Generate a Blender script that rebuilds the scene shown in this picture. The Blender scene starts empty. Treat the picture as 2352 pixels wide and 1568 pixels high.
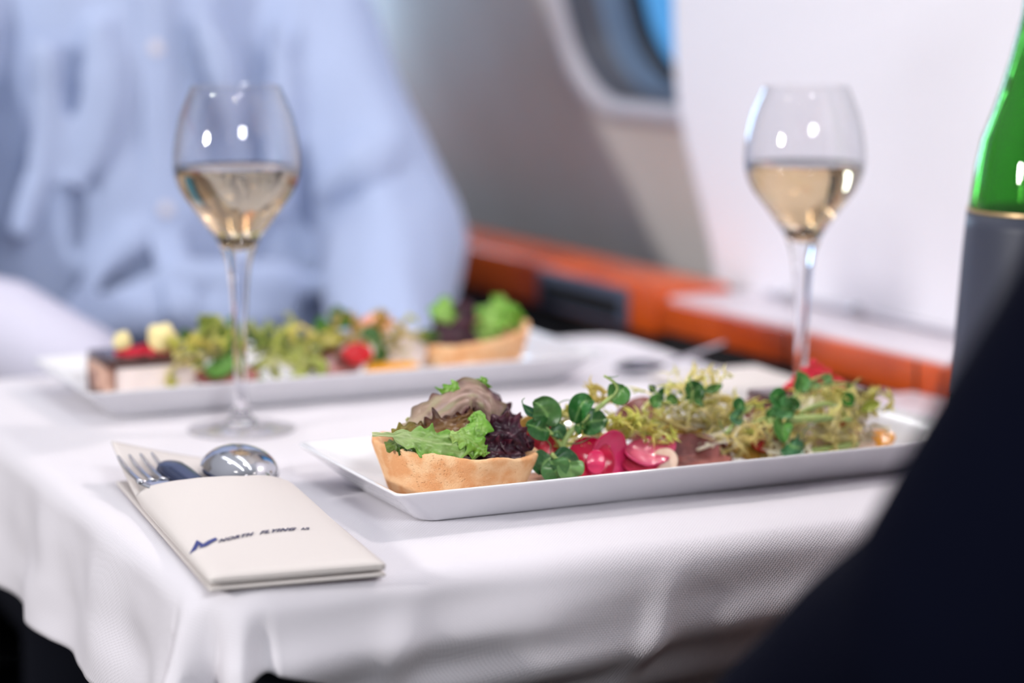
import bpy, bmesh, math, random
from mathutils import Vector, Matrix, noise
import numpy as np
R = math.radians
scn = bpy.context.scene
C = scn.collection
T = 0.70            # table top height
CZ = T + 0.297      # camera height

# ---------------------------------------------------------------- camera
cam = bpy.data.cameras.new('camera'); camo = bpy.data.objects.new('camera', cam); C.objects.link(camo)
scn.camera = camo
cam.sensor_width = 36; cam.lens = 36*5550/2352; cam.clip_start = .05; cam.clip_end = 60
camo.location = (0, 0, CZ); camo.rotation_euler = (R(90-9.05), 0, R(-25))
cam.dof.use_dof = True; cam.dof.focus_distance = 1.26; cam.dof.aperture_fstop = 3.1
cam.dof.aperture_blades = 0
# ---------------------------------------------------------------- world
w = bpy.data.worlds.new('cabin'); scn.world = w; w.use_nodes = True
nt = w.node_tree; nt.nodes.clear()
out = nt.nodes.new('ShaderNodeOutputWorld'); bg = nt.nodes.new('ShaderNodeBackground')
tc = nt.nodes.new('ShaderNodeTexCoord'); sp = nt.nodes.new('ShaderNodeSeparateXYZ'); rp = nt.nodes.new('ShaderNodeValToRGB')
mr = nt.nodes.new('ShaderNodeMapRange'); mr.inputs[1].default_value = -1; mr.inputs[2].default_value = 1
nt.links.new(tc.outputs['Generated'], sp.inputs[0]); nt.links.new(sp.outputs[2], mr.inputs[0]); nt.links.new(mr.outputs[0], rp.inputs[0])
e = rp.color_ramp.elements
e[0].position = .42; e[0].color = (.012, .012, .015, 1)
e[1].position = .9; e[1].color = (.82, .84, .93, 1)
x = e.new(.53); x.color = (.42, .43, .49, 1)
nt.links.new(rp.outputs[0], bg.inputs[0])
my = nt.nodes.new('ShaderNodeMapRange'); my.interpolation_type = 'SMOOTHSTEP'   # the cabin behind the camera is darker
my.inputs[1].default_value = -.9; my.inputs[2].default_value = .5; my.inputs[3].default_value = .22; my.inputs[4].default_value = .80
nt.links.new(sp.outputs[1], my.inputs[0]); nt.links.new(my.outputs[0], bg.inputs[1])
nt.links.new(bg.outputs[0], out.inputs[0])
# ---------------------------------------------------------------- lights
def lamp(name, kind, loc, energy, color, size=.03, target=None, size_y=None, spot=None):
    l = bpy.data.lights.new(name, kind); l.energy = energy; l.color = color
    if kind == 'AREA':
        l.size = size
        if size_y: l.shape = 'RECTANGLE'; l.size_y = size_y
    else: l.shadow_soft_size = size
    if spot: l.spot_size = R(spot); l.spot_blend = .6
    o = bpy.data.objects.new(name, l); C.objects.link(o); o.location = loc
    if target is not None:
        o.rotation_euler = (Vector(target)-Vector(loc)).to_track_quat('-Z', 'Y').to_euler()
    return o
lamp('reading_light_right', 'POINT', (1.0, 1.30, T+.80), 11.2, (1.0, .90, .84), .02)
lamp('reading_light_left', 'POINT', (-.10, 1.25, T+.95), .6, (1.0, .94, .88), .02)
lamp('reading_light_far', 'POINT', (.55, 1.62, T+1.05), 2, (1.0, .95, .9), .022)
lamp('cabin_window_light', 'AREA', (-2.2, .78, T+.86), 54, (1.0, .97, .94), .20, (.9, 1.5, T+.05), .26)
lamp('ceiling_strip_left', 'AREA', (.25, 2.0, T+1.1), 1.6, (.95, .97, 1.0), .03, (.25, 2.0, T), 1.6)
lamp('ceiling_strip_right', 'AREA', (.62, 2.0, T+1.1), 1.6, (.95, .97, 1.0), .03, (.62, 2.0, T), 1.6)
lamp('added_front_fill', 'AREA', (.25, -.7, T+1.0), 23, (.96, .98, 1.0), .40, (.8, 1.3, T), .3)  # added fill from the camera side, not a lamp of the cabin
lamp('ceiling_spot_near', 'POINT', (.15, .62, T+1.0), .9, (1.0, .95, .9), .010)
lamp('ceiling_spot_middle', 'POINT', (.80, .78, T+1.1), .9, (1.0, .92, .84), .010)
lamp('ceiling_spot_far', 'POINT', (.20, 1.9, T+.9), .7, (.9, .95, 1.0), .010)
lamp('forward_window_light', 'AREA', (1.02, 2.60, T+.35), 7, (.50, .74, 1.0), .3, (.7, 2.0, T+.1), .4)
scn.view_settings.view_transform = 'Standard'; scn.view_settings.look = 'None'
scn.view_settings.exposure = 0.0; scn.view_settings.gamma = 1
scn.cycles.use_denoising = True
scn.cycles.max_bounces = 12; scn.cycles.transmission_bounces = 12; scn.cycles.transparent_max_bounces = 12
scn.cycles.sample_clamp_indirect = 8
scn.cycles.blur_glossy = .3

# ---------------------------------------------------------------- pixel to place
_F = 5550.; _P = R(9.05); _Y = R(25)
_r = Vector((math.cos(_Y), -math.sin(_Y), 0)); _h = Vector((math.sin(_Y), math.cos(_Y), 0))
_f = _h*math.cos(_P)+Vector((0, 0, -math.sin(_P))); _u = _r.cross(_f)
def ray(x, y): return _f+_r*((x-1176)/_F)+_u*((784-y)/_F)
O = Vector((0, 0, CZ))
def W(x, y, Y):
    d = ray(x, y); return O+d*(Y/d.y)
def WZ(x, y, z):
    d = ray(x, y); return O+d*((T+z-CZ)/d.z)
def Z2(x, y): return (1180+x/3.92, 820+y/3.92)
def Z3(x, y): return (1580+x/3.92, 800+y/3.92)

# ---------------------------------------------------------------- materials
def lin(c):
    return tuple(((v/255)/12.92 if v/255 <= .04045 else ((v/255+.055)/1.055)**2.4) for v in c)
def mat(name, rgb, rough=.5, metal=0, spec=.5, bump=None, var=None, trans=0, ior=1.45, sheen=0, sss=0, coat=0, emis=None, attr=False, transl=0):
    m = bpy.data.materials.new(name); m.use_nodes = True; n = m.node_tree.nodes; l = m.node_tree.links
    b = n['Principled BSDF']
    col = lin(rgb) if max(rgb) > 1 else rgb
    b.inputs['Base Color'].default_value = (*col, 1); b.inputs['Roughness'].default_value = rough
    b.inputs['Metallic'].default_value = metal; b.inputs['Specular IOR Level'].default_value = spec
    b.inputs['IOR'].default_value = ior; b.inputs['Transmission Weight'].default_value = trans
    b.inputs['Coat Weight'].default_value = coat; b.inputs['Coat Roughness'].default_value = .05
    if sheen: b.inputs['Sheen Weight'].default_value = sheen
    if sss:
        b.inputs['Subsurface Weight'].default_value = sss; b.inputs['Subsurface Radius'].default_value = (.004, .003, .002)
        b.inputs['Subsurface Scale'].default_value = 1
    if emis: b.inputs['Emission Color'].default_value = (*lin(emis[0]), 1); b.inputs['Emission Strength'].default_value = emis[1]
    t = n.new('ShaderNodeTexCoord')
    csock = None
    if attr:
        a = n.new('ShaderNodeVertexColor'); a.layer_name = 'Col'; csock = a.outputs[0]
    if var:   # (scale, rgb2, amount, lo, hi)
        nz = n.new('ShaderNodeTexNoise'); nz.inputs['Scale'].default_value = var[0]; nz.inputs['Detail'].default_value = 5
        l.new(t.outputs['Object'], nz.inputs['Vector'])
        mp = n.new('ShaderNodeMapRange'); mp.inputs[1].default_value = .4; mp.inputs[2].default_value = .62; mp.inputs[4].default_value = var[2]
        l.new(nz.outputs[0], mp.inputs[0])
        mx = n.new('ShaderNodeMix'); mx.data_type = 'RGBA'; l.new(mp.outputs[0], mx.inputs[0])
        if csock: l.new(csock, mx.inputs[6])
        else: mx.inputs[6].default_value = (*col, 1)
        c2 = lin(var[1]) if max(var[1]) > 1 else var[1]
        mx.inputs[7].default_value = (*c2, 1); csock = mx.outputs[2]
    if csock: l.new(csock, b.inputs['Base Color'])
    if bump:  # (scale, strength, distance)
        nz = n.new('ShaderNodeTexNoise'); nz.inputs['Scale'].default_value = bump[0]; nz.inputs['Detail'].default_value = 4
        l.new(t.outputs['Object'], nz.inputs['Vector'])
        bp = n.new('ShaderNodeBump'); bp.inputs['Strength'].default_value = bump[1]; bp.inputs['Distance'].default_value = bump[2]
        l.new(nz.outputs[0], bp.inputs['Height']); l.new(bp.outputs[0], b.inputs['Normal'])
    if transl:
        o = n['Material Output']; tr = n.new('ShaderNodeBsdfTranslucent'); ms = n.new('ShaderNodeMixShader'); ms.inputs[0].default_value = transl
        if csock: l.new(csock, tr.inputs[0])
        else: tr.inputs[0].default_value = (*col, 1)
        l.new(b.outputs[0], ms.inputs[1]); l.new(tr.outputs[0], ms.inputs[2]); l.new(ms.outputs[0], o.inputs[0])
    return m
def weave(m, pitch, strength, dist):
    n = m.node_tree.nodes; l = m.node_tree.links; b = n['Principled BSDF']; t = n.new('ShaderNodeTexCoord'); hs = []
    nz = n.new('ShaderNodeTexNoise'); nz.inputs['Scale'].default_value = 60; l.new(t.outputs['Object'], nz.inputs['Vector'])
    for d in ((1, .8, .9), (1, -.8, -.9)):
        k = 6.2832/pitch/math.sqrt(sum(q*q for q in d))
        v = n.new('ShaderNodeVectorMath'); v.operation = 'DOT_PRODUCT'; v.inputs[1].default_value = tuple(q*k for q in d); l.new(t.outputs['Object'], v.inputs[0])
        ad = n.new('ShaderNodeMath'); ad.operation = 'MULTIPLY_ADD'; ad.inputs[1].default_value = 7; l.new(nz.outputs[0], ad.inputs[0]); l.new(v.outputs['Value'], ad.inputs[2])
        si = n.new('ShaderNodeMath'); si.operation = 'SINE'; l.new(ad.outputs[0], si.inputs[0]); hs.append(si.outputs[0])
    a = n.new('ShaderNodeMath'); a.operation = 'MAXIMUM'; l.new(hs[0], a.inputs[0]); l.new(hs[1], a.inputs[1])
    bp = n.new('ShaderNodeBump'); bp.inputs['Strength'].default_value = strength; bp.inputs['Distance'].default_value = dist
    l.new(a.outputs[0], bp.inputs['Height']); l.new(bp.outputs[0], b.inputs['Normal'])

def pores(m):   # pitted, grainy baked dough
    n = m.node_tree.nodes; l = m.node_tree.links; b = n['Principled BSDF']; t = n.new('ShaderNodeTexCoord')
    v = n.new('ShaderNodeTexVoronoi'); v.inputs['Scale'].default_value = 520; v.inputs['Randomness'].default_value = 1; l.new(t.outputs['Object'], v.inputs['Vector'])
    nz = n.new('ShaderNodeTexNoise'); nz.inputs['Scale'].default_value = 90; l.new(t.outputs['Object'], nz.inputs['Vector'])
    th = n.new('ShaderNodeMapRange'); th.inputs[1].default_value = .42; th.inputs[2].default_value = .58; l.new(nz.outputs[0], th.inputs[0])
    pit = n.new('ShaderNodeMapRange'); pit.inputs[1].default_value = .10; pit.inputs[2].default_value = .32; l.new(v.outputs['Distance'], pit.inputs[0])
    inv = n.new('ShaderNodeMath'); inv.operation = 'SUBTRACT'; inv.inputs[0].default_value = 1; l.new(pit.outputs[0], inv.inputs[1])
    mu = n.new('ShaderNodeMath'); mu.operation = 'MULTIPLY'; l.new(inv.outputs[0], mu.inputs[0]); l.new(th.outputs[0], mu.inputs[1])
    n2 = n.new('ShaderNodeTexNoise'); n2.inputs['Scale'].default_value = 1400; n2.inputs['Detail'].default_value = 3; l.new(t.outputs['Object'], n2.inputs['Vector'])
    sb = n.new('ShaderNodeMath'); sb.operation = 'SUBTRACT'; l.new(n2.outputs[0], sb.inputs[0]); l.new(mu.outputs[0], sb.inputs[1])
    bp = n.new('ShaderNodeBump'); bp.inputs['Strength'].default_value = .75; bp.inputs['Distance'].default_value = .0006
    l.new(sb.outputs[0], bp.inputs['Height']); l.new(bp.outputs[0], b.inputs['Normal'])
M = {}
M['cloth'] = mat('white_cloth', (217, 213, 220), .9, spec=.2, sheen=.2); weave(M['cloth'], .0013, .45, .00018)
M['napkin'] = mat('paper_napkin', (211, 204, 201), .95, spec=.1, bump=(900, .12, .0004))
M['china'] = mat('white_china', (226, 226, 230), .12, spec=.5, coat=.4)
M['glass'] = mat('clear_glass', (252, 252, 255), 0.0, trans=1, ior=1.5)
def thin_glass(name):
    m = bpy.data.materials.new(name); m.use_nodes = True; n = m.node_tree.nodes; l = m.node_tree.links; n.clear()
    o = n.new('ShaderNodeOutputMaterial'); mx = n.new('ShaderNodeMixShader'); lw = n.new('ShaderNodeLayerWeight'); lw.inputs[0].default_value = .5
    pw = n.new('ShaderNodeMath'); pw.operation = 'POWER'; pw.inputs[1].default_value = 3; l.new(lw.outputs['Facing'], pw.inputs[0])
    f = n.new('ShaderNodeMath'); f.operation = 'MULTIPLY_ADD'; f.inputs[1].default_value = .85; f.inputs[2].default_value = .035; l.new(pw.outputs[0], f.inputs[0])
    t = n.new('ShaderNodeBsdfTransparent'); t.inputs[0].default_value = (.985, .985, .99, 1); g = n.new('ShaderNodeBsdfGlossy'); g.inputs['Roughness'].default_value = .02
    l.new(f.outputs[0], mx.inputs[0]); l.new(t.outputs[0], mx.inputs[1]); l.new(g.outputs[0], mx.inputs[2]); l.new(mx.outputs[0], o.inputs[0]); return m
M['thin_glass'] = thin_glass('thin_glass')
M['wine'] = mat('pale_wine', (.90, .665, .385), 0.0, trans=1, ior=1.34)
M['green_glass'] = mat('green_glass', (.10, .50, .06), .03, trans=.9, ior=1.45)
M['label'] = mat('bottle_label', (62, 66, 82), .45, spec=.4)
M['gold'] = mat('gold_band', (190, 160, 120), .35, metal=.6)
M['steel'] = mat('steel', (200, 200, 205), .13, metal=1)
M['steel_dim_reflection'] = mat('steel_dim_reflection', (104, 104, 114), .18, metal=1)  # steel darkened so the far spoon bowl seems to mirror something dark
M['steel_blue_reflection'] = mat('handle_reflection', (40, 52, 88), .2, metal=.6, spec=.5)  # dark blue of a reflection put into the steel handle's colour
M['wood'] = mat('cherry_wood', (206, 84, 18), .28, spec=.4, coat=.3, var=(14, (160, 52, 8), .6))
M['panel_white'] = mat('white_panel', (236, 234, 242), .55, spec=.3)
M['panel_grey'] = mat('grey_panel_warm_light', (220, 214, 212), .7, spec=.25, var=(1.6, (196, 180, 168), .7))  # grey is the panel's own; brownish patches put warm light into the colour
M['lower_panel'] = mat('lower_panel', (112, 100, 90), .8, spec=.2)
M['ledge_top'] = mat('ledge_top', (214, 206, 214), .3, spec=.5)
M['trim'] = mat('trim_metal', (196, 192, 200), .35, metal=.3)
M['black'] = mat('black_plastic', (14, 13, 15), .6)
M['slate'] = mat('slate_panel', (74, 80, 98), .35, spec=.5)
M['shade'] = mat('window_shade', (84, 86, 96), .5)
M['reveal'] = mat('window_reveal', (120, 140, 165), .4)
M['pane'] = mat('window_pane', (235, 245, 255), 0.0, trans=1, ior=1.01)
M['frame'] = mat('window_frame', (190, 186, 194), .5)
M['carpet'] = mat('dark_carpet', (26, 24, 28), .95, spec=.1, bump=(300, .4, .002))
M['leather'] = mat('slate_leather', (64, 66, 80), .5, bump=(120, .2, .001))
M['shirt'] = mat('blue_shirt', (166, 180, 212), .85, spec=.2, sheen=.3, bump=(500, .2, .0004))
M['cuff'] = mat('lit_cuff_white', (204, 202, 220), .85, spec=.2)  # paler than the shirt: lamp light on the sleeve put into the colour
M['button'] = mat('shirt_button', (214, 208, 214), .3)
M['skin'] = mat('skin', (214, 164, 138), .5, sss=.15)
M['hair'] = mat('brown_hair', (70, 48, 34), .7)
M['suit'] = mat('navy_suit', (6, 8, 22), .95, spec=.05, bump=(400, .2, .0004))
M['trousers'] = mat('dark_trousers', (13, 15, 25), .9, spec=.15)
M['crust'] = mat('tart_crust', (238, 196, 152), .85, spec=.2, var=(110, (224, 162, 112), .9), sss=.1); pores(M['crust'])
M['filling'] = mat('tart_filling', (48, 34, 26), .5)
M['leaf'] = mat('salad_leaf', (80, 140, 50), .38, spec=.5, attr=True, bump=(420, .5, .0007), transl=.28)
M['frisee'] = mat('frisee_leaf', (220, 210, 130), .4, spec=.4, attr=True, transl=.42)
M['pea'] = mat('pea_leaf', (50, 110, 50), .36, spec=.5, attr=True, transl=.18, bump=(600, .25, .0004))
M['radish'] = mat('pickled_radish', (224, 52, 112), .22, spec=.6, attr=True, sss=.25, transl=.12, bump=(700, .2, .0003))
M['meat'] = mat('roast_meat', (108, 52, 50), .35, spec=.6, var=(70, (164, 96, 90), .8), bump=(200, .5, .001))
M['poultry'] = mat('poultry_slice', (214, 176, 152), .5, spec=.5, var=(90, (236, 214, 196), .8), bump=(220, .4, .0008))
M['potato'] = mat('potato_slice', (206, 160, 66), .45, spec=.5, var=(60, (120, 84, 30), .5), bump=(200, .4, .001))
M['tomato'] = mat('red_pepper', (186, 14, 26), .2, spec=.6, coat=.4)
M['sauce'] = mat('orange_sauce', (232, 156, 36), .25, spec=.6)
M['chocolate'] = mat('chocolate', (66, 38, 34), .25, spec=.5, coat=.3, var=(50, (96, 62, 56), .6))
M['mousse'] = mat('white_mousse', (240, 224, 220), .6, sss=.1, bump=(150, .3, .001))
M['marble'] = mat('marbled_cake', (212, 170, 150), .5, var=(60, (92, 44, 34), 1.0))
M['crumb'] = mat('raspberry_crumb', (206, 26, 56), .6, spec=.3, var=(200, (226, 70, 90), .8))
M['almond'] = mat('cream_flake', (236, 220, 160), .6)
M['ink'] = mat('navy_ink', (32, 32, 74), .6)
M['ink_blue'] = mat('blue_ink', (48, 58, 122), .6)
M['skyem'] = mat('sky', (80, 150, 205), 1, emis=((92, 160, 214), 1.0))

# ---------------------------------------------------------------- mesh helpers
def link(name, me, m=None, parent=None, smooth=True):
    o = bpy.data.objects.new(name, me); C.objects.link(o)
    if m is not None: me.materials.append(M[m] if isinstance(m, str) else m)
    if smooth and me.polygons: me.polygons.foreach_set('use_smooth', [True]*len(me.polygons))
    if parent is not None: o.parent = parent
    return o
def mk(name, vs, fs, m=None, parent=None, smooth=True, cols=None, origin=None):
    me = bpy.data.meshes.new(name)
    if origin is not None:
        origin = Vector(origin); vs = [Vector(v)-origin for v in vs]
    me.from_pydata([tuple(v) for v in vs], [], fs); me.update()
    if cols is not None:
        a = me.color_attributes.new('Col', 'FLOAT_COLOR', 'POINT')
        flat = []
        for c in cols: flat += [c[0], c[1], c[2], 1]
        a.data.foreach_set('color', flat)
    o = link(name, me, m, parent, smooth)
    if origin is not None: o.location = origin
    return o
def tag(o, label, cat, group=None, kind=None):
    if label: o['label'] = label
    if cat: o['category'] = cat
    if group: o['group'] = group
    if kind: o['kind'] = kind
    return o
def thing(name, label, cat, loc=(0, 0, 0), group=None, kind=None):
    o = bpy.data.objects.new(name, None); C.objects.link(o); o.location = loc; o.empty_display_size = .02
    return tag(o, label, cat, group, kind)
def rel(o, parent):   # parent keeping world placement
    o.parent = parent; o.location = Vector(o.location)-Vector(parent.location); return o
def box(name, a, b, m, parent=None, bev=.002, seg=3, origin=None):
    bm = bmesh.new(); bmesh.ops.create_cube(bm, size=1)
    for v in bm.verts:
        v.co = Vector((a[i]+(b[i]-a[i])*(v.co[i]+.5) for i in range(3)))
    if bev: bmesh.ops.bevel(bm, geom=bm.edges[:], offset=bev, segments=seg, affect='EDGES', profile=.5)
    ori = Vector(((a[0]+b[0])/2, (a[1]+b[1])/2, min(a[2], b[2])))
    if parent is not None: ori = Vector(parent.location)
    for v in bm.verts: v.co -= ori
    me = bpy.data.meshes.new(name); bm.to_mesh(me); bm.free()
    o = link(name, me, m, parent, smooth=True)
    if parent is None: o.location = ori
    return o
def lathe(prof, n=64, closed=False):
    vs, fs = [], []
    for r, z in prof:
        for k in range(n):
            a = 2*math.pi*k/n; vs.append(Vector((r*math.cos(a), r*math.sin(a), z)))
    m = len(prof)
    for i in range(m-1 if not closed else m):
        j = (i+1) % m
        for k in range(n):
            fs.append((i*n+k, i*n+(k+1) % n, j*n+(k+1) % n, j*n+k))
    return vs, fs
def catmull(P, n):
    P = [Vector(p) for p in P]
    if len(P) == 2: return [P[0].lerp(P[1], i/(n-1)) for i in range(n)]
    Q = [P[0]*2-P[1]]+P+[P[-1]*2-P[-2]]; outp = []
    for i in range(n):
        t = i/(n-1)*(len(P)-1); k = min(int(t), len(P)-2); f = t-k
        a, b, c, d = Q[k:k+4]
        outp.append(.5*((2*b)+(c-a)*f+(2*a-5*b+4*c-d)*f*f+(3*b-a-3*c+d)*f**3))
    return outp
def interp(arr, t):
    x = t*(len(arr)-1); k = min(int(x), len(arr)-2) if len(arr) > 1 else 0
    if len(arr) == 1: return arr[0]
    f = x-k; return arr[k]*(1-f)+arr[k+1]*f
def tube(P, rad, n=8, seg=None, flat=1., up=None, cap=True):
    """rounded tube along a smooth path; flat squashes it along its normal"""
    pts = catmull(P, seg or max(len(P)*5, 6)); m = len(pts)
    vs, fs = [], []; prev = Vector(up) if up is not None else Vector((.31, .2, .93))
    for i, p in enumerate(pts):
        t = (pts[min(i+1, m-1)]-pts[max(i-1, 0)])
        t = t.normalized() if t.length > 1e-9 else Vector((0, 0, 1))
        s = t.cross(prev)
        s = s.normalized() if s.length > 1e-6 else t.orthogonal().normalized()
        nn = s.cross(t).normalized(); prev = nn
        r = interp(list(rad), i/(m-1)) if hasattr(rad, '__len__') else rad
        for k in range(n):
            a = 2*math.pi*k/n; vs.append(p+s*(r*math.cos(a))+nn*(r*flat*math.sin(a)))
    for i in range(m-1):
        for k in range(n):
            fs.append((i*n+k, i*n+(k+1) % n, (i+1)*n+(k+1) % n, (i+1)*n+k))
    if cap:
        fs.append(tuple(range(n-1, -1, -1))); fs.append(tuple((m-1)*n+k for k in range(n)))
    return vs, fs
class MB:
    def __init__(s): s.v, s.f, s.c = [], [], []
    def add(s, vf, col=None):
        o = len(s.v); s.v += [Vector(v) for v in vf[0]]; s.f += [tuple(i+o for i in f) for f in vf[1]]
        if callable(col): s.c += [col(i, v) for i, v in enumerate(vf[0])]
        else: s.c += [col or (1, 1, 1)]*len(vf[0])
        return s
    def build(s, name, m, parent=None, cols=False, origin=None, smooth=True):
        if parent is not None and origin is None: s.v = [v-Vector(parent.location) for v in s.v]
        return mk(name, s.v, s.f, m, parent, smooth, s.c if cols else None, origin)
def sphere(c, r, n=16, m=10, sc=(1, 1, 1)):
    vs, fs = [], []
    for i in range(m+1):
        th = math.pi*i/m
        for k in range(n):
            a = 2*math.pi*k/n
            vs.append(Vector((c[0]+r*sc[0]*math.sin(th)*math.cos(a), c[1]+r*sc[1]*math.sin(th)*math.sin(a), c[2]+r*sc[2]*math.cos(th))))
    for i in range(m):
        for k in range(n): fs.append((i*n+k, (i+1)*n+k, (i+1)*n+(k+1) % n, i*n+(k+1) % n))
    return vs, fs
def mod_bake(o):
    dg = bpy.context.evaluated_depsgraph_get(); dg.update()
    me = bpy.data.meshes.new_from_object(o.evaluated_get(dg)); old = o.data
    o.modifiers.clear(); o.data = me; bpy.data.meshes.remove(old); return o
def outward(o):
    bm = bmesh.new(); bm.from_mesh(o.data); bmesh.ops.remove_doubles(bm, verts=bm.verts, dist=1e-6)
    bmesh.ops.recalc_face_normals(bm, faces=bm.faces); bm.to_mesh(o.data); bm.free(); return o
def solid(o, t, sub=0):
    if sub:
        s = o.modifiers.new('s', 'SUBSURF'); s.levels = s.render_levels = sub
    m = o.modifiers.new('t', 'SOLIDIFY'); m.thickness = t; m.offset = 0
    return o
def organic(name, parts, m, parent=None, voxel=.008, smooth=6, origin=None):
    """one continuous skin grown over several overlapping limbs"""
    mb = MB()
    for p in parts: mb.add(p)
    o = mb.build(name, m, None)
    r = o.modifiers.new('r', 'REMESH'); r.mode = 'VOXEL'; r.voxel_size = voxel; r.use_smooth_shade = True
    s = o.modifiers.new('s', 'SMOOTH'); s.iterations = smooth; s.factor = .5
    mod_bake(o)
    o.data.polygons.foreach_set('use_smooth', [True]*len(o.data.polygons))
    if parent is not None:
        for v in o.data.vertices: v.co -= Vector(parent.location)
        o.parent = parent
    return o
def seg(P, rad, flat=1., n=20, up=None):
    """limb with rounded ends"""
    P = [Vector(p) for p in P]; rad = list(rad)
    a, b = P[0], P[-1]
    da = (P[0]-P[1]).normalized(); db = (P[-1]-P[-2]).normalized()
    pts = catmull(P, len(P)*6); rr = [interp(rad, i/(len(pts)-1)) for i in range(len(pts))]
    pre = [(a+da*rad[0]*math.sin(t), rad[0]*math.cos(t)) for t in (R(85), R(60), R(30))]
    post = [(b+db*rad[-1]*math.sin(t), rad[-1]*math.cos(t)) for t in (R(30), R(60), R(85))]
    allp = [p for p, _ in pre]+pts+[p for p, _ in post]; allr = [q for _, q in pre]+rr+[q for _, q in post]
    m = len(allp); vs, fs = [], []; prev = Vector(up) if up is not None else Vector((.1, -1, .2))
    for i, p in enumerate(allp):
        t = (allp[min(i+1, m-1)]-allp[max(i-1, 0)]).normalized(); s = t.cross(prev).normalized(); nn = s.cross(t).normalized(); prev = nn
        for k in range(n):
            an = 2*math.pi*k/n; vs.append(p+s*(allr[i]*math.cos(an))+nn*(allr[i]*flat*math.sin(an)))
    for i in range(m-1):
        for k in range(n): fs.append((i*n+k, i*n+(k+1) % n, (i+1)*n+(k+1) % n, (i+1)*n+k))
    fs.append(tuple(range(n-1, -1, -1))); fs.append(tuple((m-1)*n+k for k in range(n)))
    return vs, fs

# ================================================================= SETTING
tag(box('floor', (-1.6, -1.2, -.05), (1.3, 4.4, 0), 'carpet', bev=0), None, None, kind='structure')
def roundrect(y0, y1, z0, z1, r, n=10):
    pts = []
    for cy, cz, a0 in ((y1-r, z1-r, 0), (y0+r, z1-r, 90), (y0+r, z0+r, 180), (y1-r, z0+r, 270)):
        for k in range(n+1):
            a = R(a0+90*k/n); pts.append((cy+r*math.cos(a), cz+r*math.sin(a)))
    return pts
# window opening: Y 1.88..2.17, z T+.15..T+.52
WY0, WY1, WZ0, WZ1 = 1.78, 2.105, T+.153, T+.55
def fus(z):   # inward lean of the sidewall with height
    t = max(0, z-T); return -.55*t*t*.45
hole = roundrect(WY0, WY1, WZ0, WZ1, .065)
def wx(z): return 1.10-.30*(z-T-.14)
bm = bmesh.new()
oy = [(1.70, 0), (1.70, T+1.2), (4.0, T+1.2), (4.0, 0)]
def loop(pts): 
    vs = [bm.verts.new((wx(p[1]), p[0], p[1])) for p in pts]
    return [bm.edges.new((vs[i], vs[(i+1) % len(vs)])) for i in range(len(vs))]
ed = loop(oy)+loop(hole)
bmesh.ops.triangle_fill(bm, use_beauty=True, edges=ed)
me = bpy.data.meshes.new('wall_right'); bm.to_mesh(me); bm.free()
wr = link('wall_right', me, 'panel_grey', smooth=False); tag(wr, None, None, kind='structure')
m_ = wr.modifiers.new('t', 'SOLIDIFY'); m_.thickness = .004; m_.offset = 0
# white sidewall panel standing proud of the window bay
def near_panel():
    vs, fs = [], []
    NZ = 40
    prof_n = 12
    for i in range(NZ+1):
        z = T-.02+(1.25)*i/NZ
        h = z-T
        t = min(max(h/.2, 0), 1); t = t*t*(3-2*t)
        ye = 1.818+.05*t; r = .038-.016*t
        row = [(1.05, -1.0), (1.05, .2), (1.05, 1.0), (1.05, 1.5), (1.05, ye-r)]
        for k in range(1, prof_n+1):
            a = R(90*k/prof_n); row.append((1.05+r-r*math.cos(a), ye-r+r*math.sin(a)))
        row.append((1.16, ye))
        for x_, y_ in row: vs.append((x_-.04*max(0, z-T), y_, z))
    nr = len(row)
    for i in range(NZ):
        for k in range(nr-1): fs.append((i*nr+k, i*nr+k+1, (i+1)*nr+k+1, (i+1)*nr+k))
    o = mk('wall_near', vs, fs, 'panel_white'); return o
WN = tag(near_panel(), None, None, kind='structure')
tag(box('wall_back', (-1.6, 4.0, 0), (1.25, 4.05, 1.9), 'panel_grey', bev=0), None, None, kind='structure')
# window
win = thing('window_1', None, None, (1.10, (WY0+WY1)/2, WZ0), kind='structure')
def ringset(name, loops, m):
    vs, fs = [], []
    n = len(loops[0][1])
    for X, L in loops:
        for p in L: vs.append(Vector((X+wx(p[1])-1.10, p[0], p[1]))-win.location)
    for i in range(len(loops)-1):
        for k in range(n): fs.append((i*n+k, i*n+(k+1) % n, (i+1)*n+(k+1) % n, (i+1)*n+k))
    return mk(name, vs, fs, m, win)
def rr(d): return roundrect(WY0+d, WY1-d, WZ0+d, WZ1-d, max(.065-d*.2, .03))
ringset('window_frame', [(1.101, rr(-.014)), (1.092, rr(-.010)), (1.088, rr(-.002)), (1.090, rr(.006)), (1.10, rr(.010))], 'frame')
ringset('window_shade', [(1.10, rr(.010)), (1.132, rr(.013)), (1.134, rr(.016))], 'shade')
ringset('window_reveal', [(1.134, rr(.016)), (1.145, rr(.019)), (1.165, rr(.021))], 'reveal')
ringset('window_gasket', [(1.165, rr(.021)), (1.172, rr(.023)), (1.178, rr(.030))], 'black')
pl = rr(.029); vs = [Vector((1.176+wx(p[1])-1.10, p[0], p[1]))-win.location for p in pl]+[Vector((1.179+wx(p[1])-1.10, p[0], p[1]))-win.location for p in pl]; n_ = len(pl)
mk('window_pane', vs, [tuple(range(n_)), tuple(range(2*n_-1, n_-1, -1))]+[(k, n_+k, n_+(k+1) % n_, (k+1) % n_) for k in range(n_)], 'pane', win, smooth=False)
sk = mk('sky', [(6, -2, -4), (6, 14, -4), (6, 14, 8), (6, -2, 8)], [(0, 1, 2, 3)], 'skyem', smooth=False); tag(sk, None, None, kind='structure')

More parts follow.
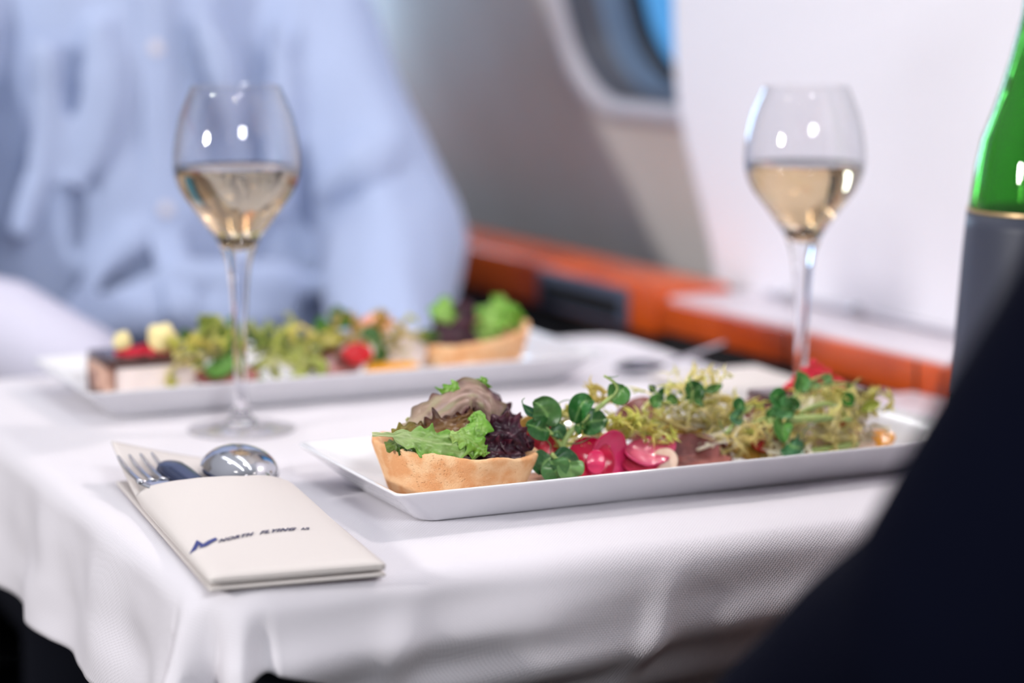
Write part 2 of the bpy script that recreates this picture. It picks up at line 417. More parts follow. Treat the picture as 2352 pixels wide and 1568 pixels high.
# side ledge
led = thing('trim_1', None, None, (.96, 1.5, T-.03), kind='structure')
box('ledge_core', (.964, .2, T-.006), (1.06, 3.95, T+.0165), 'lower_panel', led, bev=0)
box('wood_fascia', (.957, .2, T-.008), (.966, 1.735, T+.019), 'wood', led, bev=.003)
box('ledge_lid', (.9665, .2, T+.0168), (1.049, 1.735, T+.0205), 'ledge_top', led, bev=.0015)
box('lid_hinge', (1.036, .2, T+.0208), (1.049, 1.70, T+.026), 'trim', led, bev=.002)
box('wood_rail', (.955, 1.737, T-.014), (1.03, 3.95, T+.027), 'wood', led, bev=.005)
box('metal_strip', (.9575, .2, T-.0145), (.963, 1.43, T-.0085), 'trim', led, bev=.001)
for yy in (1.385, 1.545):
    box('wood_joint', (.9562, yy, T-.0078), (.9575, yy+.0022, T+.0185), 'black', led, bev=0)
for px_, py_ in ((1815, 690), (1963, 723)):
    p = W(px_, py_, 1.66 if px_ < 1900 else 1.565)
    mb = MB().add(sphere((1.034, p.y, T+.0272), .0055, sc=(1, 1, .8))); mb.build('chrome_stud', 'steel', led)
box('gap_back', (.966, .2, T-.35), (.972, 3.95, T-.007), 'black', led, bev=0)
box('lower_wall', (.985, -.6, .0), (1.10, 3.95, T-.016), 'lower_panel', led, bev=0)
box('side_leaf', (.902, .7, T-.02), (.9565, 1.388, T-.002), 'ledge_top', led, bev=.004)
# control panel on the wooden rail
cp = thing('control_panel', 'slate grey recessed control panel set in the wooden side rail below the window', 'control panel', (.955, 1.855, T-.008))
bz = box('bezel', (.9515, 1.778, T-.011), (.956, 1.936, T+.022), 'slate', cp, bev=.0015)
box('screen', (.9505, 1.79, T-.005), (.952, 1.924, T+.012), 'black', cp, bev=.0005).parent = bz

PIV = Matrix.Translation((.96, 1.40, 0)); RW = PIV @ Matrix.Rotation(R(2.6), 4, 'Z') @ PIV.inverted()
for o in (wr, WN, win, led, cp): o.matrix_world = RW @ Matrix.Translation(o.location)
# ================================================================= TABLE
TX0, TX1, TY0, TY1 = .333, .884, 1.058, 1.70
tb = thing('dining_table', 'dark folding cabin table hidden under the white tablecloth', 'table', ((TX0+TX1)/2, (TY0+TY1)/2, 0))
box('table_top', (TX0+.012, TY0+.012, T-.03), (TX1-.012, TY1-.012, T-.004), 'black', tb, bev=.012, seg=5)
box('table_leg', (.58, 1.33, .02), (.66, 1.43, T-.03), 'black', tb, bev=.01)
box('table_foot', (.48, 1.23, .0), (.76, 1.53, .02), 'black', tb, bev=.006)
def cloth():
    N = 3.2e-3; r = .035
    x0, x1, y0, y1 = TX0+r, TX1-r, TY0+r, TY1-r
    def ov(side, s):  # overhang length
        if side == 'L': return .088+.003*math.sin(s*40)
        return 0
    nx = int((TX1-TX0+.22)/N); ny = int((TY1-TY0+.26)/N)
    X = np.linspace(-.080, (TX1-TX0)+.035, nx); Yg = np.linspace(-1, 1, ny)
    vs = []; cnt = []
    for j in range(ny):
        v = j/(ny-1)
        for i in range(nx):
            gx = TX0+X[i]
            fr = .040+.30*max(0, min(.30, gx-.36))       # front overhang grows to the right
            fr += .006*math.sin(gx*31)
            ylo, yhi = TY0-fr, TY1+.05
            gy = ylo+(yhi-ylo)*v
            cx = min(max(gx, x0), x1); cy = min(max(gy, y0), y1)
            dx, dy = gx-cx, gy-cy; d = math.hypot(dx, dy)
            nz = .0007*noise.noise(Vector((gx*14, gy*14, 1)))+.0003*noise.noise(Vector((gx*40, gy*40, 3)))
            if d < 1e-6:
                vs.append(Vector((gx, gy, T+nz))); continue
            ux, uy = dx/d, dy/d
            e = d-(r-.012)             # distance past where the bend begins
            rb = .014
            if e <= 0: vs.append(Vector((gx, gy, T+nz*1.0))); continue
            al = e/rb
            if al < R(84): hx = (r-.012)+rb*math.sin(al); hz = -rb*(1-math.cos(al))
            else:
                a = R(84); rest = e-rb*a
                hx = (r-.012)+rb*math.sin(a)+rest*.12; hz = -rb*(1-math.cos(a))-rest*.99
                if uy < -.5: hx -= 5.0*max(0, rest-.02)**1.6
            drop = max(0, -hz-.006); s = gx+gy*1.3
            k = min(1, drop/.05)
            ang = math.atan2(uy, ux)
            fold = 0
            corner = abs(ux*uy)*2
            if corner > .02: fold += .010*k*math.sin(ang*9.0+1.1)+.006*k
            fold += k*(.0035*math.sin(gy*52+1.2)*(abs(ux) > .9)+.004*math.sin(gx*38+.6)*(abs(uy) > .9))
            fold += .004*k*noise.noise(Vector((gx*26, gy*26, drop*22)))
            if uy < -.7:   # creases on the front drop
                for cxx, w_ in ((.585, .010), (.44, .012), (.70, .014)):
                    fold += .0075*k*math.exp(-((gx+drop*.25-cxx)/w_)**2)
                fold += .003*k*math.sin(drop*170+gx*22)
            hx += fold
            vs.append(Vector((cx+ux*hx, cy+uy*hx, T+hz+nz)))
    fs = [(j*nx+i, j*nx+i+1, (j+1)*nx+i+1, (j+1)*nx+i) for j in range(ny-1) for i in range(nx-1)]
    o = mk('tablecloth', vs, fs, 'cloth', origin=((TX0+TX1)/2, (TY0+TY1)/2, T))
    s = o.modifiers.new('t', 'SOLIDIFY'); s.thickness = .0008; s.offset = -1
    return tag(o, 'white woven tablecloth draped over the cabin table with hanging folds', 'tablecloth')
cloth()

# ================================================================= PLATES
def platter(x0, y0, label, lx=.372, ly=.152):
    """rectangular china dish with flared sides; x0,y0 = rim corner near-left"""
    def loopxy(d, r, z, n=8):
        pts = []
        X0, X1, Y0, Y1 = x0+d, x0+lx-d, y0+d, y0+ly-d
        for cx, cy, a0 in ((X1-r, Y1-r, 0), (X0+r, Y1-r, 90), (X0+r, Y0+r, 180), (X1-r, Y0+r, 270)):
            for k in range(n+1):
                a = R(a0+90*k/n); pts.append(Vector((cx+r*math.cos(a), cy+r*math.sin(a), T+z)))
        return pts
    L = [(.030, .010, .0012), (.027, .010, .0004), (.0245, .010, .0006), (.020, .010, .004), (.010, .009, .0135), (.003, .007, .0192),
         (.0004, .006, .0213), (.0002, .006, .0222), (.0012, .006, .0228), (.0034, .006, .0222), (.008, .007, .0178), (.018, .009, .0098),
         (.026, .012, .0062), (.034, .014, .0052), (.045, .014, .005)]
    vs, fs = [], []; n = 36
    for d, r_, z in L: vs += loopxy(d, r_, z)
    for i in range(len(L)-1):
        for k in range(n): fs.append((i*n+k, i*n+(k+1) % n, (i+1)*n+(k+1) % n, (i+1)*n+k))
    fs.append(tuple(range(n-1, -1, -1))); m = (len(L)-1)*n; fs.append(tuple(m+k for k in range(n)))
    o = mk('serving_plate', vs, fs, 'china', origin=(x0+lx/2, y0+ly/2, T))
    s = o.modifiers.new('s', 'SUBSURF'); s.levels = s.render_levels = 2
    return tag(o, label, 'plate')
PF = platter(.461, 1.129, 'long white rectangular china plate in front, beside the cutlery napkin')
PR = platter(.394, 1.484, 'long white rectangular china plate at the far side, behind the left wine glass')

# ================================================================= TARTS
def tart(cx, cy, rt, h, label, tilt=0, seed=0, rb=None):
    rb = rb or rt*.77
    t = thing('tartlet', label, 'tart', (cx, cy, T+.0056))
    prof = [(0, .0), (rb*.6, 0), (rb*.93, .0), (rb, .0012), (rb+(rt-rb)*.25, h*.25), (rb+(rt-rb)*.55, h*.55), (rb+(rt-rb)*.85, h*.82), (rt-.0006, h*.94),
            (rt-.0008, h*.99), (rt-.0022, h*1.01), (rt-.0045, h*.985), (rt-.0056, h*.9), (rb-.002, h*.45), (rb-.004, h*.3), (0, h*.28)]
    vs, fs = lathe(prof, 160)
    for v in vs:
        a = math.atan2(v.y, v.x); q = v.z/h
        f = 1+.010*noise.noise(Vector((math.cos(a)*2+seed, math.sin(a)*2, q*1.5)))+.0028*noise.noise(Vector((math.cos(a)*9+seed, math.sin(a)*9, q*6)))
        v.x *= f; v.y *= f
        v.z += q*q*(.0013*noise.noise(Vector((math.cos(a)*3+seed, math.sin(a)*3, 5)))+.0006*noise.noise(Vector((math.cos(a)*11, math.sin(a)*11, seed))))
        v.z += q*tilt*v.x
    mk('crust', vs, fs, 'crust', t)
    fv, ff = lathe([(0, h*.62), (rb*.5, h*.64), (rb*.95, h*.6), (rb*1.02, h*.52)], 40)
    for v in fv: v.z += .0015*noise.noise(v*120)
    mk('filling', fv, ff, 'filling', t)
    return t
tc_ = WZ(1046, 1024, .033)
TCX, TCY = tc_.x, tc_.y
tart(TCX, TCY, .0462, .0285, 'golden round pastry tart shell on the near end of the front plate', tilt=-.10, seed=3)

# ================================================================= LEAVES
def mixc(a, b, t): return tuple(a[i]*(1-t)+b[i]*t for i in range(3))
def lc(*c): return lin(c)
def leafsurf(P, wid, cols, jag=.25, teeth=9, ruf=.002, rfreq=7, cup=.25, side=None, seed=0, nu=56, nv=20, roll=0, stemw=.1, stemlen=.12, curl=0):
    """ruffled leaf blade along spine P (world points). cols=(base, mid, edge, rib)."""
    rnd = random.Random(seed); pts = catmull(P, nu); vs, cs = [], []
    prev = Vector(side) if side is not None else Vector((-.2, -.85, .5))  # face direction
    ph = [rnd.uniform(0, 6.28) for _ in range(8)]
    tl = [rnd.uniform(.25, 1.6) for _ in range(teeth*2+8)]
    for i, p in enumerate(pts):
        u = i/(nu-1); t = (pts[min(i+1, nu-1)]-pts[max(i-1, 0)]).normalized()
        s = t.cross(prev).normalized(); nn = s.cross(t).normalized()
        if roll:
            q = Matrix.Rotation(roll*u, 3, t); s = q @ s; nn = q @ nn
        if u < stemlen: base = stemw
        else:
            x = (u-stemlen)/(1-stemlen); base = max(stemw*(1-x), math.sin(math.pi*min(1, x**.75*.93+.02))**.7)
        for j in range(nv+1):
            v = -1+2*j/nv; sg = 1 if v > 0 else -1
            uw = u+.05*noise.noise(Vector((u*4, sg*3+seed, 0)))
            k = max(0, uw)*teeth+(0 if sg > 0 else .5); ki = int(k); fr = k-ki
            saw = (1-abs(2*fr-1))**1.3*tl[ki+(teeth if sg > 0 else 0)]
            k2 = (max(0, uw)*teeth*2.7+sg) % 1
            lob = .9*noise.noise(Vector((u*4.2+seed*7, sg*5, 1)))
            wd = wid*base*(1+(jag*(1.1*saw-.35+.22*(1-abs(2*k2-1))+lob) if u > stemlen else 0)*abs(v)**2.5)
            e0 = abs(v)
            ru = ruf*base*abs(v)**2.2*(math.sin(rfreq*u*6.28+ph[0]+sg*1.3)+.5*math.sin(rfreq*2.3*u*6.28+ph[1]+sg))
            ru += jag*.28*wid*abs(v)**5*(saw*(1 if ki % 2 else -.6)+lob)
            ru += wid*(.10*noise.noise(Vector((u*12+seed, v*5, 4)))-.055*max(0, math.cos((u*9-e0*1.4)*6.28))**4*(1-e0)*4*e0-.05*math.exp(-(v/.1)**2))
            ru += .5*ruf*noise.noise(Vector((u*9+seed, v*3, 2)))
            cu = -cup*wd*abs(v)**2 - curl*wd*abs(v)**4
            vs.append(p+s*(wd*v*(1-.12*abs(v)*cup))+nn*(cu+ru))
            e_ = abs(v)
            c = mixc(cols[1], cols[2], max(0, min(1, (e_-.62)/.33)))
            c = mixc(cols[0], c, min(1, u*2.2))
            rib = math.exp(-(v/.09)**2)*.9
            vein = .35*max(0, math.cos((u*13-abs(v)*1.6)*6.28))**8*(1-e_)
            c = mixc(c, cols[3], min(1, (rib+vein)*(1-u*.5)))
            nz = .5+.5*noise.noise(Vector((u*7+seed*3, v*2.5, 9)))
            c = mixc(c, cols[4] if len(cols) > 4 else cols[1], max(0, min(.7, (nz-.5)*2.2)))
            cs.append(c)
    n = nv+1
    fs = [(i*n+j, i*n+j+1, (i+1)*n+j+1, (i+1)*n+j) for i in range(nu-1) for j in range(nv)]
    return vs, fs, cs
PURPLE = (lc(70, 34, 50), lc(58, 28, 44), lc(88, 24, 46), lc(110, 60, 76), lc(34, 18, 30))
MAUVE = (lc(196, 176, 150), lc(176, 146, 132), lc(92, 42, 48), lc(206, 176, 170), lc(172, 172, 126))
REDGR = (lc(150, 140, 60), lc(112, 78, 34), lc(70, 26, 26), lc(160, 120, 70), lc(84, 36, 26))
GREEN = (lc(222, 226, 180), lc(138, 176, 92), lc(120, 172, 66), lc(196, 214, 152), lc(168, 196, 126))
BRIGHT = (lc(176, 206, 120), lc(132, 184, 72), lc(110, 172, 50), lc(178, 212, 132), lc(176, 210, 128))
DKGREEN = (lc(110, 130, 50), lc(66, 104, 32), lc(50, 86, 26), lc(120, 140, 70), lc(50, 80, 26))
def lettuce(label, px, wid, cols, name='lettuce_leaf', group=None, **kw):
    P = [W(*p) for p in px]
    vs, fs, cs = leafsurf(P, wid, cols, **kw)
    o = mk(name, vs, fs, 'leaf', cols=cs, origin=P[0])
    solid(o, .00045, 1)
    return tag(o, label, 'lettuce leaf', group)
FW = (-.35, -.85, .40)
lettuce('mauve and pale green lettuce leaf topping the salad on the front tart', [(908, 1008, 1.19), (955, 975, 1.188), (1020, 930, 1.186), (1078, 902, 1.188), (1118, 925, 1.184), (1138, 985, 1.182)],
        .0102, MAUVE, teeth=8, jag=.7, ruf=.0024, rfreq=3.4, cup=.42, side=(-.35, -.65, .6), seed=4, stemlen=.02, stemw=.5)
lettuce('dark mauve folded lettuce leaf just under the tallest leaf on the front tart', [(1000, 985, 1.20), (1050, 945, 1.198), (1100, 930, 1.196), (1140, 962, 1.194), (1160, 1010, 1.194)],
        .012, (lc(120, 70, 80), lc(112, 62, 74), lc(60, 24, 38), lc(150, 100, 110), lc(80, 34, 48)), teeth=8, jag=.4, ruf=.0016, rfreq=3, cup=.5, side=(-.3, -.9, .1), seed=14, stemlen=.02, stemw=.5)
lettuce('brown and olive frilled lettuce leaf spreading left over the front tart rim', [(902, 1004, 1.176), (940, 1000, 1.174), (985, 998, 1.172), (1030, 984, 1.172), (1070, 968, 1.174), (1092, 948, 1.178)],
        .0098, REDGR, teeth=9, jag=.6, ruf=.0022, rfreq=4, cup=.1, side=(-.1, -.75, .75), seed=7, stemlen=.02, stemw=.55)
lettuce('light green lettuce leaf with a pale stalk reaching left over the front tart rim', [(855, 996, 1.168), (900, 999, 1.166), (950, 1006, 1.162), (1000, 1016, 1.158), (1060, 1024, 1.156), (1108, 1036, 1.155)],
        .0078, GREEN, teeth=7, jag=.6, ruf=.0018, rfreq=4, cup=.15, side=(-.1, -.8, .7), seed=9, stemlen=.22, stemw=.17)
lettuce('bright green curled lettuce leaf standing at the middle of the front tart', [(1066, 1030, 1.158), (1078, 1010, 1.156), (1092, 985, 1.158), (1096, 965, 1.162), (1083, 952, 1.164)],
        .0072, BRIGHT, teeth=4, jag=.55, ruf=.0016, rfreq=1.4, cup=.35, side=(-.4, -.8, .2), seed=21, stemlen=.02, stemw=.4)
lettuce('short bright green leaf flap hanging forward below the curled leaf of the front tart', [(1034, 996, 1.156), (1070, 1006, 1.153), (1104, 1030, 1.151), (1116, 1046, 1.151)],
        .0046, BRIGHT, teeth=5, jag=.8, ruf=.0013, rfreq=2.5, cup=.3, side=FW, seed=22, stemlen=.02, stemw=.4)
lettuce('topmost dark purple frilled lettuce leaf at the right of the front tart', [(1110, 985, 1.186), (1130, 970, 1.186), (1150, 957, 1.187), (1168, 965, 1.188), (1178, 985, 1.188)],
        .0066, PURPLE, teeth=6, jag=1.0, ruf=.0024, rfreq=3, cup=.2, side=FW, seed=31, stemlen=.02, stemw=.6)
lettuce('glossy dark purple lettuce leaf bulging over the right rim of the front tart', [(1092, 1030, 1.168), (1120, 1008, 1.162), (1155, 992, 1.160), (1185, 1005, 1.158), (1206, 1036, 1.158)],
        .0092, PURPLE, teeth=9, jag=.6, ruf=.0040, rfreq=4, cup=.25, side=FW, seed=33, stemlen=.02, stemw=.6)
lettuce('near black purple lettuce leaf lying low along the inside of the front tart rim', [(1080, 1040, 1.162), (1120, 1038, 1.156), (1165, 1040, 1.154), (1195, 1040, 1.158), (1206, 1040, 1.162)],
        .0075, PURPLE, teeth=8, jag=.5, ruf=.0036, rfreq=5, cup=.2, side=FW, seed=37, stemlen=.02, stemw=.6)
lettuce('purple lettuce frill at the far right edge of the front tart beside the pastry', [(1150, 1035, 1.168), (1180, 1022, 1.165), (1198, 1018, 1.166), (1212, 1026, 1.166), (1214, 1036, 1.166)],
        .0062, PURPLE, teeth=6, jag=.6, ruf=.003, rfreq=3, cup=.2, side=FW, seed=39, stemlen=.02, stemw=.6)
lettuce('small light green leaf tip sticking up at the left of the tallest tart leaf', [(1018, 944, 1.195), (1026, 925, 1.196), (1036, 898, 1.193), (1048, 876, 1.193)],
        .0048, BRIGHT, teeth=4, jag=1.0, ruf=.0012, rfreq=1.5, cup=.3, side=FW, seed=41, stemlen=.02, stemw=.4, nu=36)
lettuce('small light green leaf tip sticking up at the right of the tallest tart leaf', [(1098, 918, 1.193), (1103, 898, 1.193), (1108, 880, 1.193), (1112, 866, 1.193)],
        .0042, BRIGHT, teeth=4, jag=.8, ruf=.001, rfreq=1.5, cup=.3, side=FW, seed=43, stemlen=.02, stemw=.6, nu=36)
lettuce('olive green leaf at the back right of the front tart behind the purple leaves', [(1120, 955, 1.205), (1140, 950, 1.206), (1165, 985, 1.206), (1200, 996, 1.206)],
        .005, (lc(140, 160, 90), lc(120, 140, 74), lc(90, 110, 60), lc(160, 180, 120)), teeth=5, jag=.5, ruf=.0012, rfreq=2, cup=.3, side=FW, seed=45, stemlen=.02, stemw=.6, nu=36)
lettuce('dark green leaf tucked inside the left rim of the front tart', [(885, 1024, 1.172), (915, 1018, 1.170), (950, 1026, 1.166), (985, 1034, 1.162)],
        .0055, DKGREEN, teeth=6, jag=.4, ruf=.0012, rfreq=3, cup=.2, side=(-.1, -.5, .9), seed=47, stemlen=.02, stemw=.6, nu=36)
lettuce('purple leaf filling the middle of the front tart under the green leaf', [(960, 1040, 1.18), (1010, 1030, 1.176), (1060, 1022, 1.172), (1110, 1020, 1.172)],
        .011, PURPLE, teeth=8, jag=.5, ruf=.002, rfreq=3, cup=.2, side=(-.1, -.5, .9), seed=49, stemlen=.02, stemw=.8)
lettuce('pale leaf tip behind the left side of the front tart salad', [(955, 985, 1.20), (945, 972, 1.20), (934, 960, 1.20)],
        .0024, (lc(220, 220, 160),)*4, teeth=3, jag=.2, ruf=.0005, rfreq=1, cup=.3, side=FW, seed=51, stemlen=.02, stemw=.8, nu=24)

# ---- frisee
CREAM = lc(255, 250, 232); YEL = lc(250, 238, 172); YG = lc(238, 238, 146); GRN = lc(190, 208, 92)
def frisee(label, c, ext, seed, n=14, L=(.018, .034), pal=(CREAM, YEL, YG, GRN), r0=.0011, group=None, curl=1., up=.25):
    """frilly leaf: a pale rib with many curling toothed side strands"""
    rnd = random.Random(seed); mb = MB(); c = Vector(c); n = max(6, int(n*.76))
    ribdir = Vector((rnd.uniform(-1, 1), rnd.uniform(-.3, .3), rnd.uniform(-.1, .3))).normalized()
    rib = [c+Vector((ribdir.x*ext[0]*t, ribdir.y*ext[1]*t, ribdir.z*ext[2]*t+ext[2]*.15*(1-t*t))) for t in (-.9, -.45, 0, .45, .9)]
    mb.add(tube(rib, [r0*1.6, r0*1.5, r0*1.3, r0, r0*.6], 6, 18, .6), lambda i, v: CREAM)
    for k in range(n):
        t = rnd.uniform(.05, .95); p = catmull(rib, 20)[int(t*19)].copy()
        p += Vector((rnd.gauss(0, .25)*ext[0], rnd.gauss(0, .3)*ext[1], rnd.uniform(-.2, .3)*ext[2]))
        d = Vector((rnd.gauss(0, 1), rnd.gauss(0, .8), rnd.gauss(up, .6))).normalized()
        ln = rnd.uniform(*L); ax = Vector((rnd.gauss(0, 1), rnd.gauss(0, 1), rnd.gauss(0, 1))).normalized()
        cur = rnd.uniform(.6, 3.6)*curl; pts = [p]; m = 9
        for s in range(m):
            d = (Matrix.Rotation(cur/m*(1+.9*s/m), 3, ax) @ d).normalized(); q = pts[-1]+d*ln/m
            for a in range(3):   # keep inside the heap
                lim = ext[a]*1.15
                if abs(q[a]-c[a]) > lim: q[a] = c[a]+math.copysign(lim, q[a]-c[a]); d[a] *= -.4
            pts.append(q)
        g = rnd.random(); wr = r0*rnd.uniform(.8, 1.5)
        cm = mixc(pal[1], pal[2], rnd.random()); ct = mixc(cm, pal[3], g*.55)
        def col(i, v, nn=6, tot=22, cm=cm, ct=ct, pal=pal):
            u = (i//nn)/tot
            return mixc(pal[0], cm, min(1, u*2)) if u < .5 else mixc(cm, ct, (u-.5)*2)
        wr *= rnd.choice((.7, .9, 1.1, 1.6))
        mb.add(tube(pts, [wr*.9, wr, wr*1.2, wr*1.0, wr*.2], 6, 22, .28, up=ax), col)
        pc = catmull(pts, 22)
        for s in range(4, 21, 2):   # teeth
            if rnd.random() < .85:
                tt = (pc[min(s+1, 21)]-pc[s-1]).normalized(); sd = tt.cross(ax).normalized()*(1 if (s//2) % 2 else -1)
                sd = (sd+tt*.7+Vector((rnd.gauss(0, .3), rnd.gauss(0, .3), rnd.gauss(0, .3)))).normalized()
                l2 = rnd.uniform(.0025, .0062)*(1 if s > 8 else .6)
                mb.add(tube([pc[s], pc[s]+sd*l2*.6, pc[s]+(sd+tt*.5)*l2], [wr*.8, wr*.6, wr*.12], 5, 5, .4, up=ax), ct if rnd.random() < .5 else cm)
    o = mb.build('frisee_leaf', 'frisee', None, True, origin=c)
    return tag(o, label, 'frisee leaf', group)

# ---- pea shoots
PG = lc(84, 138, 66); PD = lc(46, 102, 46); PL = lc(140, 184, 106); PS = lc(168, 196, 110)
def pealeaf(P, wid, col=PG, fold=.5, side=FW, seed=0, nu=20, nv=12):
    pts = catmull(P, nu); vs, cs, fs = [], [], []; prev = Vector(side)
    for i, p in enumerate(pts):
        u = i/(nu-1); t = (pts[min(i+1, nu-1)]-pts[max(i-1, 0)]).normalized(); s = t.cross(prev).normalized(); nn = s.cross(t).normalized()
        wd = .74*wid*(.06+math.sin(math.pi*min(1, .05+u*.93))**.85*(1.15-.3*u))
        for j in range(nv+1):
            v = -1+2*j/nv
            vs.append(p+s*wd*v*(1-.2*fold*abs(v))+nn*(wd*fold*abs(v)**1.3+.06*wid*math.sin(u*12+v*4+seed)))
            vein = .4*max(0, math.cos((u*6-abs(v)*1.2)*6.28))**10
            cs.append(mixc(mixc(col, PD, .35*abs(v)), PL, min(1, .75*math.exp(-(v/.10)**2)+vein*.5)))
    n = nv+1; fs = [(i*n+j, i*n+j+1, (i+1)*n+j+1, (i+1)*n+j) for i in range(nu-1) for j in range(nv)]
    return vs, fs, cs
def peashoot(label, stem, leaves, tendrils=(), sr=(.0013, .0009), side_stems=(), group=None):
    """stem, leaves, tendrils given as picture points with a depth"""
    P = [W(*p) for p in stem]; t = thing('pea_shoot', label, 'pea shoot', P[0], group)
    mb = MB(); mb.add(tube(P, [sr[0], (sr[0]+sr[1])/2, sr[1], sr[1]*.6], 8), lambda i, v: mixc(PS, lc(206, 220, 150), .35))
    for s in side_stems: mb.add(tube([W(*p) for p in s], [.0007, .0006, .0005], 6), lambda i, v: PS)
    mb.build('stem', 'pea', t, True)
    for i, L in enumerate(leaves):
        pts, wid = L[0], L[1]; col = L[2] if len(L) > 2 else PG; fd = L[3] if len(L) > 3 else .45; sd = L[4] if len(L) > 4 else FW
        Q = [W(*p) for p in pts]
        if len(Q) == 2: Q = [Q[0], Q[0].lerp(Q[1], .5)+Vector((0, -.0012, .0008)), Q[1]]
        vs, fs, cs = pealeaf(Q, wid, col, fd, sd, i)
        o = mk('leaf', [v-P[0] for v in vs], fs, 'pea', t, cols=cs); solid(o, .0004, 1)
    for q in tendrils:
        m2 = MB(); m2.add(tube([W(*p) for p in q], [.00035, .0003, .00018], 5, len(q)*8), lambda i, v: lc(96, 140, 90)); m2.build('tendril', 'pea', t, True)
    return t
def z2(x, y, Y): return (*Z2(x, y), Y)
def z3(x, y, Y): return (*Z3(x, y), Y)
YA = 1.172
peashoot('long upright pea shoot with a hooked tip, rising right of the front tart',
    [z2(425, 880, YA), z2(470, 730, YA), z2(600, 590, YA), z2(760, 460, YA), z2(880, 355, YA), z2(930, 290, YA), z2(895, 220, YA), z2(815, 168, YA)],
    [([z2(880, 400, YA), z2(950, 330, YA-.001), z2(1000, 262, YA)], .0098, PG, .55, (-.6, -.7, .1)),
     ([z2(545, 590, YA), z2(590, 470, YA-.003), z2(640, 400, YA-.002), z2(712, 392, YA+.003)], .0086, lc(40, 112, 44), .5, (-.2, -.7, .7)),
     ([z2(590, 640, YA+.002), z2(700, 580, YA-.002), z2(845, 565, YA)], .0105, PD, .3),
     ([z2(575, 600, YA), z2(600, 650, YA-.003), z2(610, 680, YA)], .004, PG)],
    [[z2(895, 220, YA), z2(950, 245, YA), z2(1000, 262, YA+.004), z2(1030, 300, YA+.006)], [z2(830, 175, YA), z2(890, 180, YA), z2(945, 166, YA)]], (.0019, .0011))
peashoot('leaning pea shoot with rounded leaves beside the right rim of the front tart',
    [z2(440, 900, YA), z2(420, 790, YA), z2(340, 690, YA), z2(245, 585, YA)],
    [([z2(255, 580, YA), z2(300, 520, YA-.002), z2(240, 440, YA-.001), z2(175, 400, YA)], .0112, lc(76, 118, 62), .3, (-.3, -.9, .2)),
     ([z2(320, 670, YA), z2(220, 640, YA-.003), z2(112, 595, YA)], .0095, PD, .35),
     ([z2(215, 525, YA), z2(140, 490, YA), z2(82, 425, YA)], .0036, lc(60, 110, 80), .5),
     ([z2(330, 690, YA), z2(400, 670, YA), z2(440, 730, YA)], .0062, lc(70, 120, 76), .4)],
    [[z2(300, 560, YA), z2(400, 560, YA), z2(470, 640, YA), z2(440, 740, YA), z2(400, 690, YA), z2(440, 600, YA), z2(500, 650, YA), z2(470, 740, YA)],
     [z2(370, 500, YA+.01), z2(400, 420, YA+.01), z2(490, 385, YA+.01), z2(560, 430, YA+.01)],
     [z2(82, 425, YA), z2(76, 390, YA), z2(100, 366, YA)],
     [z2(470, 780, YA), z2(600, 770, YA-.004), z2(700, 715, YA-.004)],
     [z2(290, 740, YA), z2(330, 790, YA-.004), z2(330, 860, YA-.004)]], (.0014, .001))
YB = 1.160
peashoot('cluster of rounded pea leaves lying low against the plate rim beside the front tart',
    [z2(340, 870, YB), z2(400, 930, YB), z2(500, 945, YB), z2(570, 1020, YB-.001)],
    [([z2(340, 900, YB+.004), z2(270, 960, YB+.001), z2(240, 1060, YB+.002)], .0098, lc(56, 100, 58), .3),
     ([z2(330, 935, YB), z2(370, 1010, YB-.003), z2(400, 1095, YB-.001)], .0112, lc(84, 132, 74), .35),
     ([z2(350, 905, YB+.004), z2(470, 920, YB+.001), z2(600, 985, YB+.002)], .0086, lc(54, 98, 64), .3, (-.3, -.7, .6)),
     ([z2(500, 950, YB-.002), z2(510, 1010, YB-.005), z2(520, 1088, YB-.003)], .0104, lc(128, 172, 104), .4)],
    [[z2(560, 1000, YB-.004), z2(600, 1040, YB-.004), z2(560, 1080, YB-.004)]], (.0013, .001))

# ---- radish slices, meat, garnishes (small disc or strip built in place)
def slice_(name, label, cat, c, r, m, nrm=(0, -.3, 1), bend=0., bdir=0., th=.0016, sq=1., cols=None, group=None, seed=0, wav=.0006, z=None):
    rings, n = 12, 40; vs, fs, cs = [], [], []
    nn = Vector(nrm).normalized(); a1 = nn.cross(Vector((0, 1, 0))).normalized() if abs(nn.y) < .95 else nn.cross(Vector((0, 0, 1))).normalized(); a2 = nn.cross(a1)
    q = Matrix.Rotation(bdir, 3, nn); a1, a2 = q @ a1, q @ a2
    for i in range(rings+1):
        for k in range(n):
            a = 2*math.pi*k/n; rr_ = r*i/rings*(1+.04*noise.noise(Vector((math.cos(a)*1.5+seed, math.sin(a)*1.5, 0))))
            x_, y_ = rr_*math.cos(a), rr_*math.sin(a)*sq
            if bend: th_ = x_*bend; X, Z = math.sin(th_)/bend, (1-math.cos(th_))/bend
            else: X, Z = x_, 0
            Z += wav*noise.noise(Vector((x_*150+seed, y_*150, seed)))
            vs.append(Vector(c)+a1*X+a2*y_+nn*Z)
            if cols: cs.append(mixc(cols[0], cols[1], min(1, (i/rings)**3)))
    for i in range(rings):
        for k in range(n): fs.append((i*n+k, (i+1)*n+k, (i+1)*n+(k+1) % n, i*n+(k+1) % n))
    o = mk(name, vs, fs, m, cols=cs if cols else None, origin=c); solid(o, th, 0)
    b = o.modifiers.new('b', 'SUBSURF'); b.levels = b.render_levels = 1
    return tag(o, label, cat, group)
RC = (lc(226, 60, 116), lc(196, 20, 84)); RC2 = (lc(214, 16, 70), lc(180, 8, 56)); RC3 = (lc(238, 110, 140), lc(206, 60, 110))
def rad(label, p, r, nrm, bend, bdir, cols=RC, sq=1., seed=0): return slice_('radish_slice', label, 'radish slice', W(*p), r, 'radish', nrm, bend, bdir, .0013, sq, cols, seed=seed)
